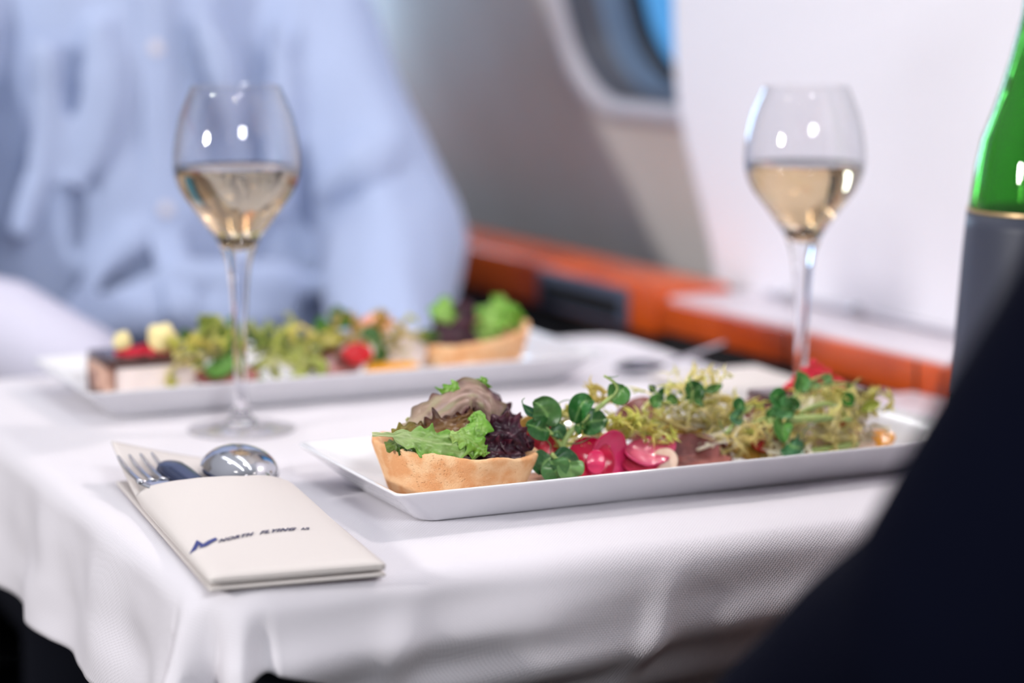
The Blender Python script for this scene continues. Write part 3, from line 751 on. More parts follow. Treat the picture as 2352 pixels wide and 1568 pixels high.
rad('magenta curled radish slice with a glossy arching edge, middle of the front plate', z2(880, 930, 1.166), .0175, (.25, -.9, .35), 45, 2.2, RC, .82, 2)
rad('deep pink radish slice standing behind the round pea leaves on the front plate', z2(690, 950, 1.163), .0155, (-.25, -.9, .3), -38, .6, RC2, .9, 5)
rad('flat pink radish slice pointing right towards the dark meat on the front plate', z2(1220, 850, 1.168), .0175, (.0, -.55, .85), 20, .3, RC3, .62, 7)
rad('small pink radish slice lying under the pointed slice on the front plate', z2(1150, 955, 1.165), .0135, (0, -.5, .85), 14, .3, (lc(226, 84, 108), lc(200, 40, 84)), .6, 9)
rad('red radish slice glimpsed behind the right rim of the front tart', z2(270, 815, 1.185), .0135, (-.2, -.95, .3), 20, .3, (lc(216, 60, 84), lc(190, 40, 70)), .9, 11)
rad('small folded magenta radish piece in front of the large curled slice', z2(740, 950, 1.158), .0075, (-.3, -.9, .5), 70, .8, (lc(232, 60, 110), lc(220, 40, 96)), .7, 12)
def sl(name, label, cat, p, r, m, **k): return slice_(name, label, cat, W(*p), r, m, **k)
sl('poultry_slice', 'pale poultry slice along the plate rim under the pink radish slices', 'meat slice', z2(1060, 1020, 1.168), .022, 'poultry', sq=.45, nrm=(0, -.2, 1), th=.003, seed=3)
sl('poultry_slice', 'pale curled poultry end right of the radish slices on the front plate', 'meat slice', z2(1350, 945, 1.163), .0085, 'poultry', sq=.9, nrm=(-.3, -.9, .4), bend=60, th=.002, seed=4)
sl('poultry_slice', 'thin brown edged poultry slice at the foot of the front tart', 'meat slice', z2(250, 1085, 1.172), .014, 'poultry', sq=.5, nrm=(0, -.1, 1), th=.0022, seed=8)
sl('meat_slice', 'dark roast meat slice lying flat right of the radishes on the front plate', 'meat slice', z2(1560, 900, 1.175), .020, 'meat', sq=.75, nrm=(-.1, -.75, .65), bend=25, th=.003, seed=5)
sl('meat_slice', 'dark folded meat slice next to the pale frisee curls on the front plate', 'meat slice', z2(1790, 890, 1.178), .019, 'meat', sq=.75, nrm=(.2, -.8, .6), bend=-30, th=.003, seed=6)
sl('meat_slice', 'reddish meat slice peeking over the far side of the low frisee', 'meat slice', z2(1120, 560, 1.235), .016, 'meat', sq=.8, nrm=(-.2, -.9, .4), bend=30, th=.003, seed=7)
sl('meat_slice', 'dark meat slice under the second frisee heap of the front plate', 'meat slice', z2(1640, 950, 1.165), .024, 'meat', sq=.35, nrm=(0, -.2, 1), th=.003, seed=17)
sl('potato_slice', 'brown skinned potato slice under the large frisee heap', 'potato slice', z2(1520, 720, 1.19), .0165, 'potato', sq=.55, nrm=(0, -.8, .6), th=.004, seed=9)
sl('potato_slice', 'golden potato slice behind the pale frisee curls on the front plate', 'potato slice', z3(600, 880, 1.188), .018, 'potato', sq=.6, nrm=(.1, -.7, .7), th=.004, seed=10)
sl('potato_slice', 'small golden potato slice behind the right end of the front tart', 'potato slice', z2(180, 700, 1.20), .014, 'potato', sq=.8, nrm=(-.1, -.9, .4), th=.004, seed=11)
sl('poultry_slice', 'long pale poultry slice at the right end of the front plate', 'meat slice', z3(1350, 880, 1.178), .026, 'poultry', sq=.4, nrm=(0, -.2, 1), th=.003, seed=12)
sl('pepper_slice', 'bright red pepper piece under the rightmost frisee heap', 'pepper slice', z3(1400, 780, 1.182), .0125, 'tomato', sq=.7, nrm=(0, -.9, .4), bend=30, th=.003, seed=13)
sl('pepper_slice', 'small red pepper piece among the pale frisee curls', 'pepper slice', z3(670, 815, 1.184), .009, 'tomato', sq=.9, nrm=(0, -.9, .4), bend=30, th=.003, seed=14)
sl('carrot_slice', 'orange curved slice at the right end of the salad on the front plate', 'vegetable slice', z3(1700, 815, 1.185), .012, 'sauce', sq=.6, nrm=(0, -.6, .8), bend=30, th=.002, seed=15)
sl('meat_slice', 'red meat scrap between the frisee heap and the chocolate cake', 'meat slice', z3(610, 560, 1.225), .010, 'meat', sq=.8, nrm=(0, -.9, .4), bend=30, th=.003, seed=16)

# frisee on the front plate
YGP = (lc(246, 240, 186), lc(238, 228, 136), lc(224, 224, 112), lc(170, 184, 70))
YGP2 = (lc(252, 246, 206), lc(246, 236, 154), lc(232, 234, 132), lc(184, 200, 84))
frisee('low yellow green frisee leaf spread over the radishes on the front plate', W(*z2(880, 690, 1.185)), (.030, .014, .0085), 101, 34, (.012, .024), YGP)
frisee('small yellow green frisee frill just right of the upright pea shoot', W(*z2(640, 740, 1.18)), (.014, .010, .007), 102, 16, (.010, .018), YGP)
frisee('yellow frisee tuft behind the leaning pea shoot at the front tart', W(*z2(440, 600, 1.20)), (.018, .010, .010), 103, 18, (.012, .022), YGP2)
frisee('single pale frisee frond standing up behind the upright pea shoot', W(*z2(800, 430, 1.20)), (.007, .005, .016), 104, 7, (.012, .020), (lc(240, 220, 150), lc(226, 206, 120), lc(216, 200, 110), lc(190, 180, 90)))
frisee('yellow green frisee frond leaning right over the flat radish slice', W(*z2(1230, 640, 1.182)), (.013, .010, .013), 105, 16, (.012, .022), YGP2)
frisee('cream frisee bunch forming the left of the tall middle heap', W(*z2(1450, 480, 1.20)), (.020, .016, .017), 106, 26, (.020, .034))
frisee('cream frisee bunch forming the right of the tall middle heap', W(*z2(1740, 480, 1.20)), (.018, .016, .020), 107, 28, (.020, .036))
frisee('long pale frisee stems sweeping across the middle heap', W(*z2(1560, 630, 1.19)), (.026, .010, .010), 108, 18, (.026, .042), (lc(246, 238, 214), lc(236, 226, 180), lc(226, 212, 140), YEL), r0=.0012, curl=.7)
frisee('small yellow frisee piece hanging down over the radish tip', W(*z2(1330, 760, 1.172)), (.006, .006, .010), 109, 7, (.010, .018), YGP2)
frisee('open loops of pale frisee lying on the rim right of the dark meat', W(*z3(330, 860, 1.172)), (.020, .010, .010), 110, 18, (.022, .038), (CREAM, lc(232, 214, 130), YEL, YEL), curl=1.3)
frisee('pale frisee heap behind the open loops on the front plate', W(*z3(420, 700, 1.195)), (.022, .014, .012), 111, 28, (.018, .032))
frisee('yellow frisee curls left of the low round pea leaf', W(*z3(760, 850, 1.180)), (.016, .010, .012), 112, 28, (.018, .03), (CREAM, YEL, YEL, YG), curl=1.4)
frisee('cream frisee curls in the centre of the right heap on the front plate', W(*z3(1150, 770, 1.180)), (.020, .012, .013), 113, 44, (.018, .032), (CREAM, YEL, YEL, YG), curl=1.5)
frisee('pale yellow frisee mound at the right end of the front plate', W(*z3(1490, 590, 1.188)), (.016, .012, .012), 114, 42, (.014, .026), (CREAM, lc(236, 226, 160), lc(226, 220, 130), YG))
frisee('white tipped frisee frond dropping at the far right of the front plate', W(*z3(1560, 780, 1.185)), (.011, .008, .014), 115, 14, (.014, .024), (lc(250, 244, 220), CREAM, CREAM, YEL))
frisee('white frisee heart under the long horizontal pea stem', W(*z3(1000, 680, 1.19)), (.018, .010, .010), 116, 26, (.018, .030), (lc(250, 246, 226), CREAM, CREAM, YEL))
frisee('pale green frisee bunch in front of the chocolate cake', W(*z3(1150, 470, 1.208)), (.016, .008, .006), 117, 10, (.014, .026), (CREAM, lc(236, 230, 170), YG, YG))
frisee('white broken frisee rib resting on the plate rim under the round pea leaf', W(*z3(880, 950, 1.168)), (.010, .006, .005), 118, 7, (.010, .016), (lc(250, 248, 236), CREAM, CREAM, CREAM))

YC = 1.190
peashoot('dark pea leaves crowning the tall middle frisee heap', [z2(1590, 420, YC), z2(1610, 330, YC), z2(1590, 250, YC), z2(1580, 170, YC)],
    [([z2(1600, 350, YC), z2(1540, 320, YC), z2(1490, 310, YC)], .006, PG), ([z2(1600, 330, YC), z2(1650, 280, YC), z2(1690, 240, YC)], .008, PD),
     ([z2(1620, 390, YC-.003), z2(1670, 380, YC-.003), z2(1700, 400, YC)], .007, PG), ([z2(1600, 290, YC), z2(1560, 260, YC), z2(1540, 240, YC)], .005, PG),
     ([z2(1720, 310, YC), z2(1790, 290, YC), z2(1880, 250, YC)], .0038, lc(90, 140, 60))])
peashoot('small pea shoot at the upper left of the tall middle frisee heap', [z2(1400, 420, YC), z2(1330, 400, YC), z2(1290, 330, YC), z2(1220, 255, YC)],
    [([z2(1290, 330, YC), z2(1330, 340, YC), z2(1350, 345, YC)], .0055, PD), ([z2(1330, 400, YC-.004), z2(1280, 400, YC-.004), z2(1240, 430, YC)], .0055, PG),
     ([z2(1370, 390, YC-.004), z2(1420, 385, YC-.004), z2(1480, 395, YC)], .0045, lc(90, 140, 60)), ([z2(1270, 310, YC), z2(1240, 280, YC), z2(1218, 252, YC)], .003, PD)])
YD = 1.176
peashoot('tall pea shoot reaching up to the raspberry crumbs of the front cake', [z3(560, 690, YD), z3(740, 600, YD), z3(960, 430, YD+.01), z3(1060, 330, YD+.02), z3(1150, 270, YD+.02), z3(1240, 250, YD+.02)],
    [([z3(1010, 400, YD+.015), z3(1020, 300, YD+.015), z3(990, 205, YD+.015)], .0075, lc(110, 176, 96), .5),
     ([z3(860, 480, YD), z3(800, 440, YD-.002), z3(745, 400, YD)], .008, lc(60, 140, 56)), ([z3(780, 500, YD), z3(850, 540, YD-.004), z3(960, 560, YD)], .0095, lc(84, 156, 84)),
     ([z3(900, 500, YD), z3(950, 500, YD), z3(960, 440, YD)], .006, PG), ([z3(820, 420, YD), z3(790, 390, YD), z3(770, 370, YD)], .005, lc(50, 130, 30)),
     ([z3(1210, 290, YD+.02), z3(1250, 270, YD+.02), z3(1270, 225, YD+.02)], .0055, lc(130, 176, 104))],
    [[z3(1270, 300, YD+.02), z3(1280, 400, YD+.02), z3(1265, 470, YD+.02)]], (.0012, .0009))
peashoot('pale horizontal pea stem lying across the right frisee heap', [z3(720, 650, YD-.004), z3(960, 640, YD-.006), z3(1200, 625, YD-.006), z3(1470, 640, YD-.004)],
    [([z3(880, 640, YD-.006), z3(850, 720, YD-.010), z3(870, 850, YD-.012)], .0078, lc(96, 160, 66), .5), ([z3(770, 620, YD-.004), z3(740, 580, YD-.004), z3(760, 700, YD-.004)], .004, PG)],
    [[z3(1380, 620, YD-.008), z3(1200, 650, YD-.012), z3(1060, 730, YD-.014), z3(1035, 820, YD-.014), z3(1060, 890, YD-.014)]], (.0026, .0022))
peashoot('arching pea stem ending in a small leaf at the right end of the front plate', [z3(980, 610, YD), z3(1100, 540, YD), z3(1240, 500, YD), z3(1370, 530, YD), z3(1420, 600, YD)],
    [([z3(1400, 500, YD), z3(1450, 465, YD), z3(1500, 480, YD)], .0062, lc(48, 140, 30)), ([z3(1560, 560, YD), z3(1640, 520, YD), z3(1730, 490, YD)], .0045, lc(196, 204, 70)),
     ([z3(1290, 545, YD-.004), z3(1340, 540, YD-.004), z3(1380, 545, YD-.004)], .003, lc(220, 226, 190))], [], (.0018, .0014))
peashoot('thin pea stem crossing in front of the chocolate cake', [z3(1050, 380, YD+.02), z3(1200, 330, YD+.02), z3(1330, 310, YD+.02), z3(1450, 320, YD+.02)],
    [([z3(1430, 320, YD+.02), z3(1455, 345, YD+.02), z3(1470, 330, YD+.02)], .003, lc(120, 170, 80)), ([z3(1120, 360, YD+.02), z3(1150, 330, YD+.02), z3(1180, 300, YD+.02)], .004, lc(140, 180, 120))],
    [[z3(1450, 320, YD+.02), z3(1520, 300, YD+.02), z3(1580, 260, YD+.02)]], (.0016, .001))
peashoot('small pea shoot left of the tall one over the pale frisee', [z3(350, 760, YD-.004), z3(440, 650, YD-.002), z3(520, 560, YD), z3(560, 520, YD)],
    [([z3(440, 560, YD), z3(470, 510, YD), z3(510, 505, YD)], .006, lc(56, 130, 56)), ([z3(490, 640, YD), z3(440, 620, YD-.003), z3(385, 590, YD)], .0066, lc(70, 128, 84)),
     ([z3(500, 580, YD), z3(540, 540, YD), z3(580, 510, YD)], .003, YG)],
    [[z3(285, 650, YD-.006), z3(310, 720, YD-.006), z3(350, 770, YD-.006), z3(400, 740, YD-.006)], [z3(560, 520, YD), z3(640, 520, YD), z3(720, 500, YD)]])
peashoot('round pea leaf on a long pale stem lying on the plate rim at the right', [z3(1520, 850, 1.172), z3(1380, 885, 1.170), z3(1200, 905, 1.168), z3(1070, 920, 1.166)],
    [([z3(900, 860, 1.166), z3(960, 890, 1.160), z3(1040, 900, 1.162)], .0108, lc(60, 120, 78), .25)], [], (.0022, .0018))

# ================================================================= CAKES
def cake(a, b, zt, label, rot=0, seed=1, loc=None):
    """chocolate topped mousse slice; a,b = half sizes"""
    t = thing('chocolate_cake', label, 'cake', loc); z0 = 0
    def bx(nm, hx, hy, z0, z1, m, bev=.0008, ox=0):
        o = box(nm, (ox-hx, -hy, z0), (ox+hx, hy, z1), m, None, bev); o.parent = t; return o
    bx('base_layer', a, b, 0, zt*.10, 'chocolate'); bx('mousse_layer', a-.0006, b-.0006, zt*.10, zt*.80, 'mousse', .001)
    bx('marbled_layer', .0035, b+.0004, zt*.06, zt*.82, 'marble', .0008, -a+.002)
    bx('chocolate_glaze', a+.0006, b+.0006, zt*.80, zt, 'chocolate', .0016)
    t.rotation_euler = (0, 0, rot); return t
def crumbs(label, c, rx, ry, h, n, seed):
    rnd = random.Random(seed); mb = MB()
    for i in range(n):
        r_ = math.sqrt(rnd.random()); a = rnd.uniform(0, 6.28); s = rnd.uniform(.0009, .0026)
        p = Vector((r_*rx*math.cos(a), r_*ry*math.sin(a), s*.6+rnd.random()*h*(1-r_)))
        vs, fs = sphere((0, 0, 0), s, 6, 4, (rnd.uniform(.7, 1.3), rnd.uniform(.7, 1.3), rnd.uniform(.6, 1.1)))
        for v in vs: v *= 1+.3*noise.noise(v*900+Vector((i, 0, 0)))
        mb.add(([v+p for v in vs], fs))
    mb.v = [v+Vector(c) for v in mb.v]
    o = mb.build('raspberry_crumbs', 'crumb', None, origin=c, smooth=False)
    return tag(o, label, 'raspberry crumbs', kind='stuff')
# front cake: back right of the front plate
fc = W(1845, 905, 1.243); CFX, CFY = fc.x, 1.243
cake(.034, .0145, .0315, 'chocolate topped mousse cake piece at the back right of the front plate', 0, 1, (.776, 1.237, T+.0056))
crumbs('bright red raspberry crumbs piled on the front chocolate cake', (.779, 1.234, T+.0371), .021, .0115, .017, 330, 5)
# rear cake
rc = W(320, 895, 1.515)
cake(.031, .024, .0315, 'chocolate topped mousse cake piece at the left end of the far plate', 0, 2, (rc.x+.012, 1.545, T+.0056))
crumbs('dark red raspberry crumbs on the cake of the far plate', (rc.x+.010, 1.535, T+.0372), .020, .009, .006, 130, 6)
def flake(label, p, r, seed):
    vs, fs = sphere((0, 0, 0), r, 14, 9, (1, .7, .9))
    for v in vs: v *= 1+.35*noise.noise(v*160+Vector((seed, 0, 0)))
    o = mk('cream_flake', vs, fs, 'almond', origin=p); o.location = p; return tag(o, label, 'cream crumble')
def mkat(name, vs, fs, m, p):
    o = mk(name, vs, fs, m); o.location = p; return o
for lab, p, r, s in (('small pale yellow meringue piece at the left of the far cake', (280, 782, 1.53), .0062, 1),
                     ('large pale yellow meringue piece at the right of the far cake', (372, 775, 1.53), .0098, 4)):
    vs, fs = sphere((0, 0, 0), r, 18, 12, (1, .75, .95))
    vs = [v*(1+.3*noise.noise(v*170+Vector((s*5, 0, 0)))) for v in vs]
    q = W(*p); q.z = max(q.z, T+.037+r*.55); tag(mkat('meringue_piece', vs, fs, 'almond', q), lab, 'meringue')

# ================================================================= REAR PLATE FOOD
YR = 1.535
rt_c = WZ(1105, 775, .0335)
RTX, RTY = rt_c.x, max(rt_c.y, 1.54)
tart(RTX, RTY, .0415, .030, 'golden round pastry tart shell at the right end of the far plate', tilt=.16, seed=8)
def rl(label, px, wid, cols, **k): return lettuce(label, px, wid, cols, nu=36, nv=14, **k)
ty = RTY
rl('large bright green ruffled leaf standing at the right of the far tart', [(1110, 790, ty), (1120, 750, ty-.004), (1135, 710, ty), (1160, 682, ty+.004)], .0098, BRIGHT, teeth=6, jag=.9, ruf=.007, rfreq=2.2, cup=.3, side=FW, seed=61, stemlen=.02, stemw=.8)
rl('bright green leaf bending right on the far tart', [(1090, 785, ty-.004), (1130, 745, ty-.006), (1170, 720, ty-.004), (1190, 760, ty-.002)], .0085, (BRIGHT[0], BRIGHT[1], BRIGHT[2], BRIGHT[1]), teeth=6, jag=.8, ruf=.006, rfreq=2, cup=.3, side=FW, seed=62, stemlen=.02, stemw=.8)
rl('green leaf at the upper left of the far tart', [(1040, 770, ty), (1022, 735, ty-.003), (1018, 705, ty), (1030, 682, ty+.003)], .0085, BRIGHT, teeth=5, jag=.4, ruf=.003, rfreq=2, cup=.3, side=FW, seed=63, stemlen=.02, stemw=.8)
rl('dark purple leaf in the middle of the far tart', [(1010, 785, ty-.003), (1040, 755, ty-.003), (1062, 720, ty), (1080, 690, ty)], .013, PURPLE, teeth=7, jag=.5, ruf=.003, rfreq=3, cup=.2, side=FW, seed=64, stemlen=.02, stemw=.8)
rl('dark purple leaf low at the left of the far tart', [(985, 785, ty-.01), (1020, 775, ty-.01), (1060, 772, ty-.01), (1100, 785, ty-.01)], .011, PURPLE, teeth=7, jag=.5, ruf=.003, rfreq=3, cup=.2, side=FW, seed=65, stemlen=.02, stemw=.8)
rl('small green leaf at the left rim of the far tart', [(965, 780, ty-.012), (985, 768, ty-.012), (1010, 775, ty-.012)], .005, DKGREEN, teeth=4, jag=.5, ruf=.002, rfreq=2, cup=.2, side=FW, seed=66, stemlen=.02, stemw=.8)
def fr(label, x, y, Y, ext, seed, n, pal): frisee(label, W(x, y, Y), ext, seed, n, (.016, .030), pal, r0=.0015)
FP1 = (lc(250, 240, 176), lc(240, 226, 130), lc(216, 216, 104), lc(120, 156, 56)); FP2 = (lc(240, 238, 176), lc(226, 226, 136), lc(188, 200, 96), lc(90, 138, 50))
fr('yellow frisee left of the glass stem on the far plate', 455, 820, 1.52, (.018, .012, .016), 201, 20, FP1)
fr('green tinted frisee bunch right of the far cake', 510, 800, 1.535, (.018, .014, .024), 202, 36, FP2)
fr('pale green frisee bunch just right of the glass stem on the far plate', 640, 820, 1.53, (.022, .014, .020), 203, 44, FP2)
fr('yellow frisee bunch in the middle of the far plate', 730, 800, 1.535, (.024, .014, .022), 204, 46, FP1)
fr('pale yellow frisee at the rim in the middle of the far plate', 660, 845, 1.51, (.020, .008, .009), 205, 18, FP2)
fr('yellow and amber frisee bunch right of the middle on the far plate', 830, 790, 1.54, (.022, .014, .020), 206, 42, (lc(250, 236, 180), lc(236, 206, 120), lc(206, 160, 80), lc(120, 140, 50)))
fr('light frisee tuft left of the far tart', 905, 790, 1.54, (.012, .012, .018), 207, 16, FP1)
FRW = FW
peashoot('dark green pea leaves behind the glass stem on the far plate', [(520, 860, 1.52), (535, 820, 1.53), (520, 780, 1.54), (500, 735, 1.54)],
    [([(500, 800, 1.525), (535, 775, 1.52), (570, 770, 1.525)], .011, lc(40, 130, 20)), ([(470, 850, 1.515), (510, 845, 1.51), (550, 810, 1.515)], .009, lc(96, 150, 60)), ([(480, 765, 1.54), (470, 745, 1.54), (468, 720, 1.54)], .006, lc(60, 120, 50)),
     ([(440, 785, 1.54), (425, 770, 1.54), (410, 768, 1.54)], .006, lc(80, 120, 50)), ([(560, 760, 1.53), (545, 740, 1.53), (520, 735, 1.53)], .007, lc(50, 130, 30))])
peashoot('green pea leaves topping the middle of the far plate', [(760, 810, 1.54), (765, 770, 1.54), (762, 740, 1.54), (755, 710, 1.54)],
    [([(765, 770, 1.535), (740, 750, 1.535), (735, 725, 1.535)], .0085, lc(70, 130, 50)), ([(765, 750, 1.535), (790, 735, 1.535), (800, 712, 1.535)], .008, lc(60, 130, 40)), ([(760, 730, 1.535), (775, 715, 1.535), (770, 700, 1.535)], .006, lc(96, 120, 90)),
     ([(620, 800, 1.53), (600, 780, 1.53), (590, 765, 1.53)], .007, lc(70, 120, 60))])
peashoot('dark curled pea shoot between the salad and the far tart', [(820, 830, 1.52), (850, 790, 1.52), (865, 770, 1.52), (860, 820, 1.518)],
    [([(830, 765, 1.525), (855, 768, 1.52), (875, 800, 1.52)], .0075, lc(60, 96, 50)), ([(870, 790, 1.52), (876, 815, 1.52), (866, 836, 1.52)], .006, lc(70, 110, 56))])
slice_('pepper_slice', 'dark red pepper piece low in the middle of the far plate', 'pepper slice', W(820, 812, 1.515), .011, 'tomato', nrm=(0, -.9, .4), bend=30, th=.003, seed=23, sq=.7)
slice_('meat_slice', 'brown meat slice low behind the far plate rim', 'meat slice', W(770, 835, 1.518), .020, 'meat', nrm=(0, -.7, .7), bend=15, th=.003, seed=24, sq=.6)
slice_('meat_slice', 'dark meat slice at the rim under the glass stem on the far plate', 'meat slice', W(520, 868, 1.512), .022, 'meat', nrm=(0, -.5, .8), bend=10, th=.003, seed=26, sq=.5)
slice_('salmon_slice', 'pinkish orange salmon slice on top of the far salad', 'salmon slice', W(865, 745, 1.545), .013, mat('salmon', (226, 150, 120), .4, var=(80, (240, 190, 160), .8)), nrm=(0, -.8, .6), bend=25, th=.003, seed=27, sq=.6)
slice_('carrot_slice', 'flat orange slice along the rim left of the far tart', 'vegetable slice', W(900, 845, 1.512), .020, 'sauce', nrm=(0, -.3, 1), th=.003, seed=28, sq=.35)
slice_('poultry_slice', 'pale poultry slice leaning against the far tart', 'meat slice', W(935, 800, 1.535), .013, 'mousse', nrm=(-.3, -.9, .3), bend=15, th=.003, seed=29, sq=1.1)

# ================================================================= WINE GLASSES
def glass(x, y, label, wlabel, sc=1.):
    t = thing('wine_glass', label, 'wine glass', (x, y, T+.0012))
    g = .00075
    outer = [(.0285, .2205), (.0312, .2145), (.0358, .2035), (.0386, .192), (.0402, .181), (.0407, .172), (.0400, .165), (.0378, .158), (.0342, .151), (.0300, .1455),
             (.0250, .139), (.0200, .132), (.0155, .1255), (.0122, .120), (.0098, .1145), (.0080, .108)]
    inner = [(r-g, z) for r, z in outer[:-4]]+[(.0118, .1262), (.0075, .1215), (.0035, .119), (0.0001, .1182)]
    out_dn = [(.0080, .108), (.0068, .100), (.0058, .090), (.0049, .075), (.0043, .058), (.0040, .040), (.0041, .026), (.0047, .016), (.0064, .0100), (.010, .0066), (.018, .0040), (.028, .0024), (.0342, .0016), (.0350, .0010), (.0344, .0004), (.030, .0), (.0001, .0)]
    foot_cut = 7
    bowl = list(reversed(inner[:-4]))+[(.0285-g*.3, .2212)]+outer[:-3]
    stem = [(.0001, .1180), (.0035, .119), (.0075, .1215), (.0118, .1262), (.0148, .1262), (.0122, .120), (.0098, .1145)]+out_dn[:9]+[(.010, .0066), (.010, .0030), (.0001, .0030)]
    foot = [(.0102, .0064), (.018, .0040), (.028, .0024), (.0342, .0016), (.0350, .0010), (.0344, .0004), (.030, .0), (.0102, 0)]
    for nm, pf, mm, cl in (('bowl', bowl, 'thin_glass', True), ('stem', stem, 'glass', False), ('foot', foot, 'thin_glass', True)):
        vs, fs = lathe(pf, 72, cl); outward(mk(nm, [v*sc for v in vs], fs, mm, t))
    top = .1695
    wi = []
    for r, z in inner:
        if z <= top: wi.append((r+.00012 if r > .001 else .0001, z-.00005))
    rtop = .0402-g+.0001
    prof2 = [(.0001, top-.0004), (rtop*.9, top-.0004), (rtop-.0012, top-.0002), (rtop, top+.0006)]+wi
    vs, fs = lathe(prof2, 72); vs = [v*sc for v in vs]
    o = outward(mk('sparkling_wine', vs, fs, 'wine')); o.location = (x, y, T+.0012)
    tag(o, wlabel, 'wine')
    return t
glass(.479, 1.432, 'tall stemmed wine glass in front of the far plate, left of the two', 'pale gold sparkling wine filling half of the left glass', .98)
gp = O+Vector((ray(1838, 930).x, ray(1838, 930).y, 0))*(1.57/math.hypot(ray(1838, 930).x, ray(1838, 930).y))
glass(gp.x, gp.y, 'tall stemmed wine glass behind the front chocolate cake, right of the two', 'pale gold sparkling wine filling half of the right glass', .965)

# ================================================================= BOTTLE
bp_ = Vector((ray(2386, 1060).x, ray(2386, 1060).y, 0)); bp_ = bp_*(1.50/bp_.length)
bt = thing('wine_bottle', 'green wine bottle with a dark label behind the suited shoulder at the right', 'bottle', (bp_.x, bp_.y, T+.0008))
S = 1.07
bprof = [(.0001, .008), (.03, .004), (.046, .0), (.052, .003), (.0500, .02), (.0495, .06), (.0465, .11), (.0445, .135), (.0415, .160), (.0385, .175), (.0330, .190), (.0285, .204), (.0235, .222), (.0180, .245), (.0145, .280), (.0140, .300), (.0165, .302), (.0165, .312), (.0140, .314), (.0105, .314), (.0105, .30), (.0115, .24), (.0235, .204), (.0350, .175), (.0400, .135), (.0480, .06), (.049, .02), (.042, .012), (.0001, .014)]
vs, fs = lathe([(r*S, z*S) for r, z in bprof], 64); outward(mk('glass_body', vs, fs, 'green_glass', bt))
def band(nm, z0, z1, off, m):
    P = [(r*S, z*S) for r, z in bprof[3:12]]; pr = []
    for i in range(13):
        z = z0+(z1-z0)*i/12
        for (ra, za), (rb_, zb) in zip(P, P[1:]):
            if za <= z <= zb: pr.append((ra+(rb_-ra)*(z-za)/(zb-za)+off, z)); break
    pr = pr+[(r-.0006, z) for r, z in reversed(pr)]
    vs, fs = lathe(pr, 64, closed=True); return mk(nm, vs, fs, m, bt)
band('label', .03, .143, .0008, 'label'); band('label_border', .1435, .1455, .0009, 'gold')
vs, fs = lathe([(.0105*S, .30*S), (.0172*S, .29*S), (.0176*S, .318*S), (.0001, .32*S)], 32); mk('foil_cap', vs, fs, 'gold', bt)

# ================================================================= NAPKIN POCKET WITH CUTLERY
NA = (.3385, 1.064); NANG = R(-5.8); NWd, NLn = .0865, .262
nax = Vector((math.cos(NANG), math.sin(NANG), 0)); nay = Vector((-math.sin(NANG), math.cos(NANG), 0))
def npos(a, b, z): return Vector((NA[0], NA[1], T+z))+nax*(a*NWd)+nay*(b*NLn)
def bulge(a): return max(0., math.sin(math.pi*min(max(a, 0), 1)))**.8
def pocket_z(a, b):
    return .0080+.0125*bulge(a*.97+.015)*min(1, b/.58)**1.1+.0006*math.sin(b*9+a*3)*a
def back_z(a, b):
    lift = max(0, (b-.62)/.38)**1.6*(max(0, 1-a*1.1)**1.3)*.018
    return .0046+lift+.0045*max(0, (b-.55)/.45)**2*(1-abs(2*a-1))*0
nk = thing('napkin_pocket', 'cream paper napkin folded into a printed cutlery pocket at the near left', 'napkin', npos(.5, .5, 0))
def sheet(name, zf, b0, b1, t, par, na=34, nb=70, topf=None, m='napkin'):
    vs, fs = [], []
    for j in range(nb+1):
        for i in range(na+1):
            a = i/na; bb1 = b1 if topf is None else topf(a); b = b0+(bb1-b0)*j/nb
            vs.append(npos(a, b, zf(a, b))-Vector(par.location))
    n = na+1; fs = [(j*n+i, j*n+i+1, (j+1)*n+i+1, (j+1)*n+i) for j in range(nb) for i in range(na)]
    o = mk(name, vs, fs, m, par); s = o.modifiers.new('t', 'SOLIDIFY'); s.thickness = t; s.offset = 1
    return o
def _pb(px, py):
    z = .012
    for _ in range(12):
        p = WZ(px, py, z); d = p-Vector((NA[0], NA[1], p.z)); a, b = d.dot(nax)/NWd, d.dot(nay)/NLn
        z = pocket_z(a, b)+.001
    return a, b
_pt = [_pb(*q) for q in ((290, 1137), (325, 1123), (360, 1112), (430, 1101), (500, 1095), (560, 1094), (625, 1094))]
print('POCKET', _pt)
def ptop(a):
    P = _pt
    if a <= P[0][0]: return P[0][1]+(a-P[0][0])*.3
    for (x0, y0), (x1, y1) in zip(P, P[1:]):
        if a <= x1: return y0+(y1-y0)*(a-x0)/(x1-x0)
    return P[-1][1]
sheet('back_fold', lambda a, b: .0012, .0, .95, .0016, nk)
sheet('back_panel', back_z, .0, 1.0, .0014, nk)
def edge_pocket(a, b):
    e = min(a, 1-a); k = min(1, e/.07); k = k**.5
    z = pocket_z(a, b); zb = back_z(a, b)+.0012
    kb = min(1, b/.02)**.5
    return zb+(z-zb)*k*kb+.0002
sheet('pocket_front', edge_pocket, .0, .63, .0011, nk, topf=ptop)
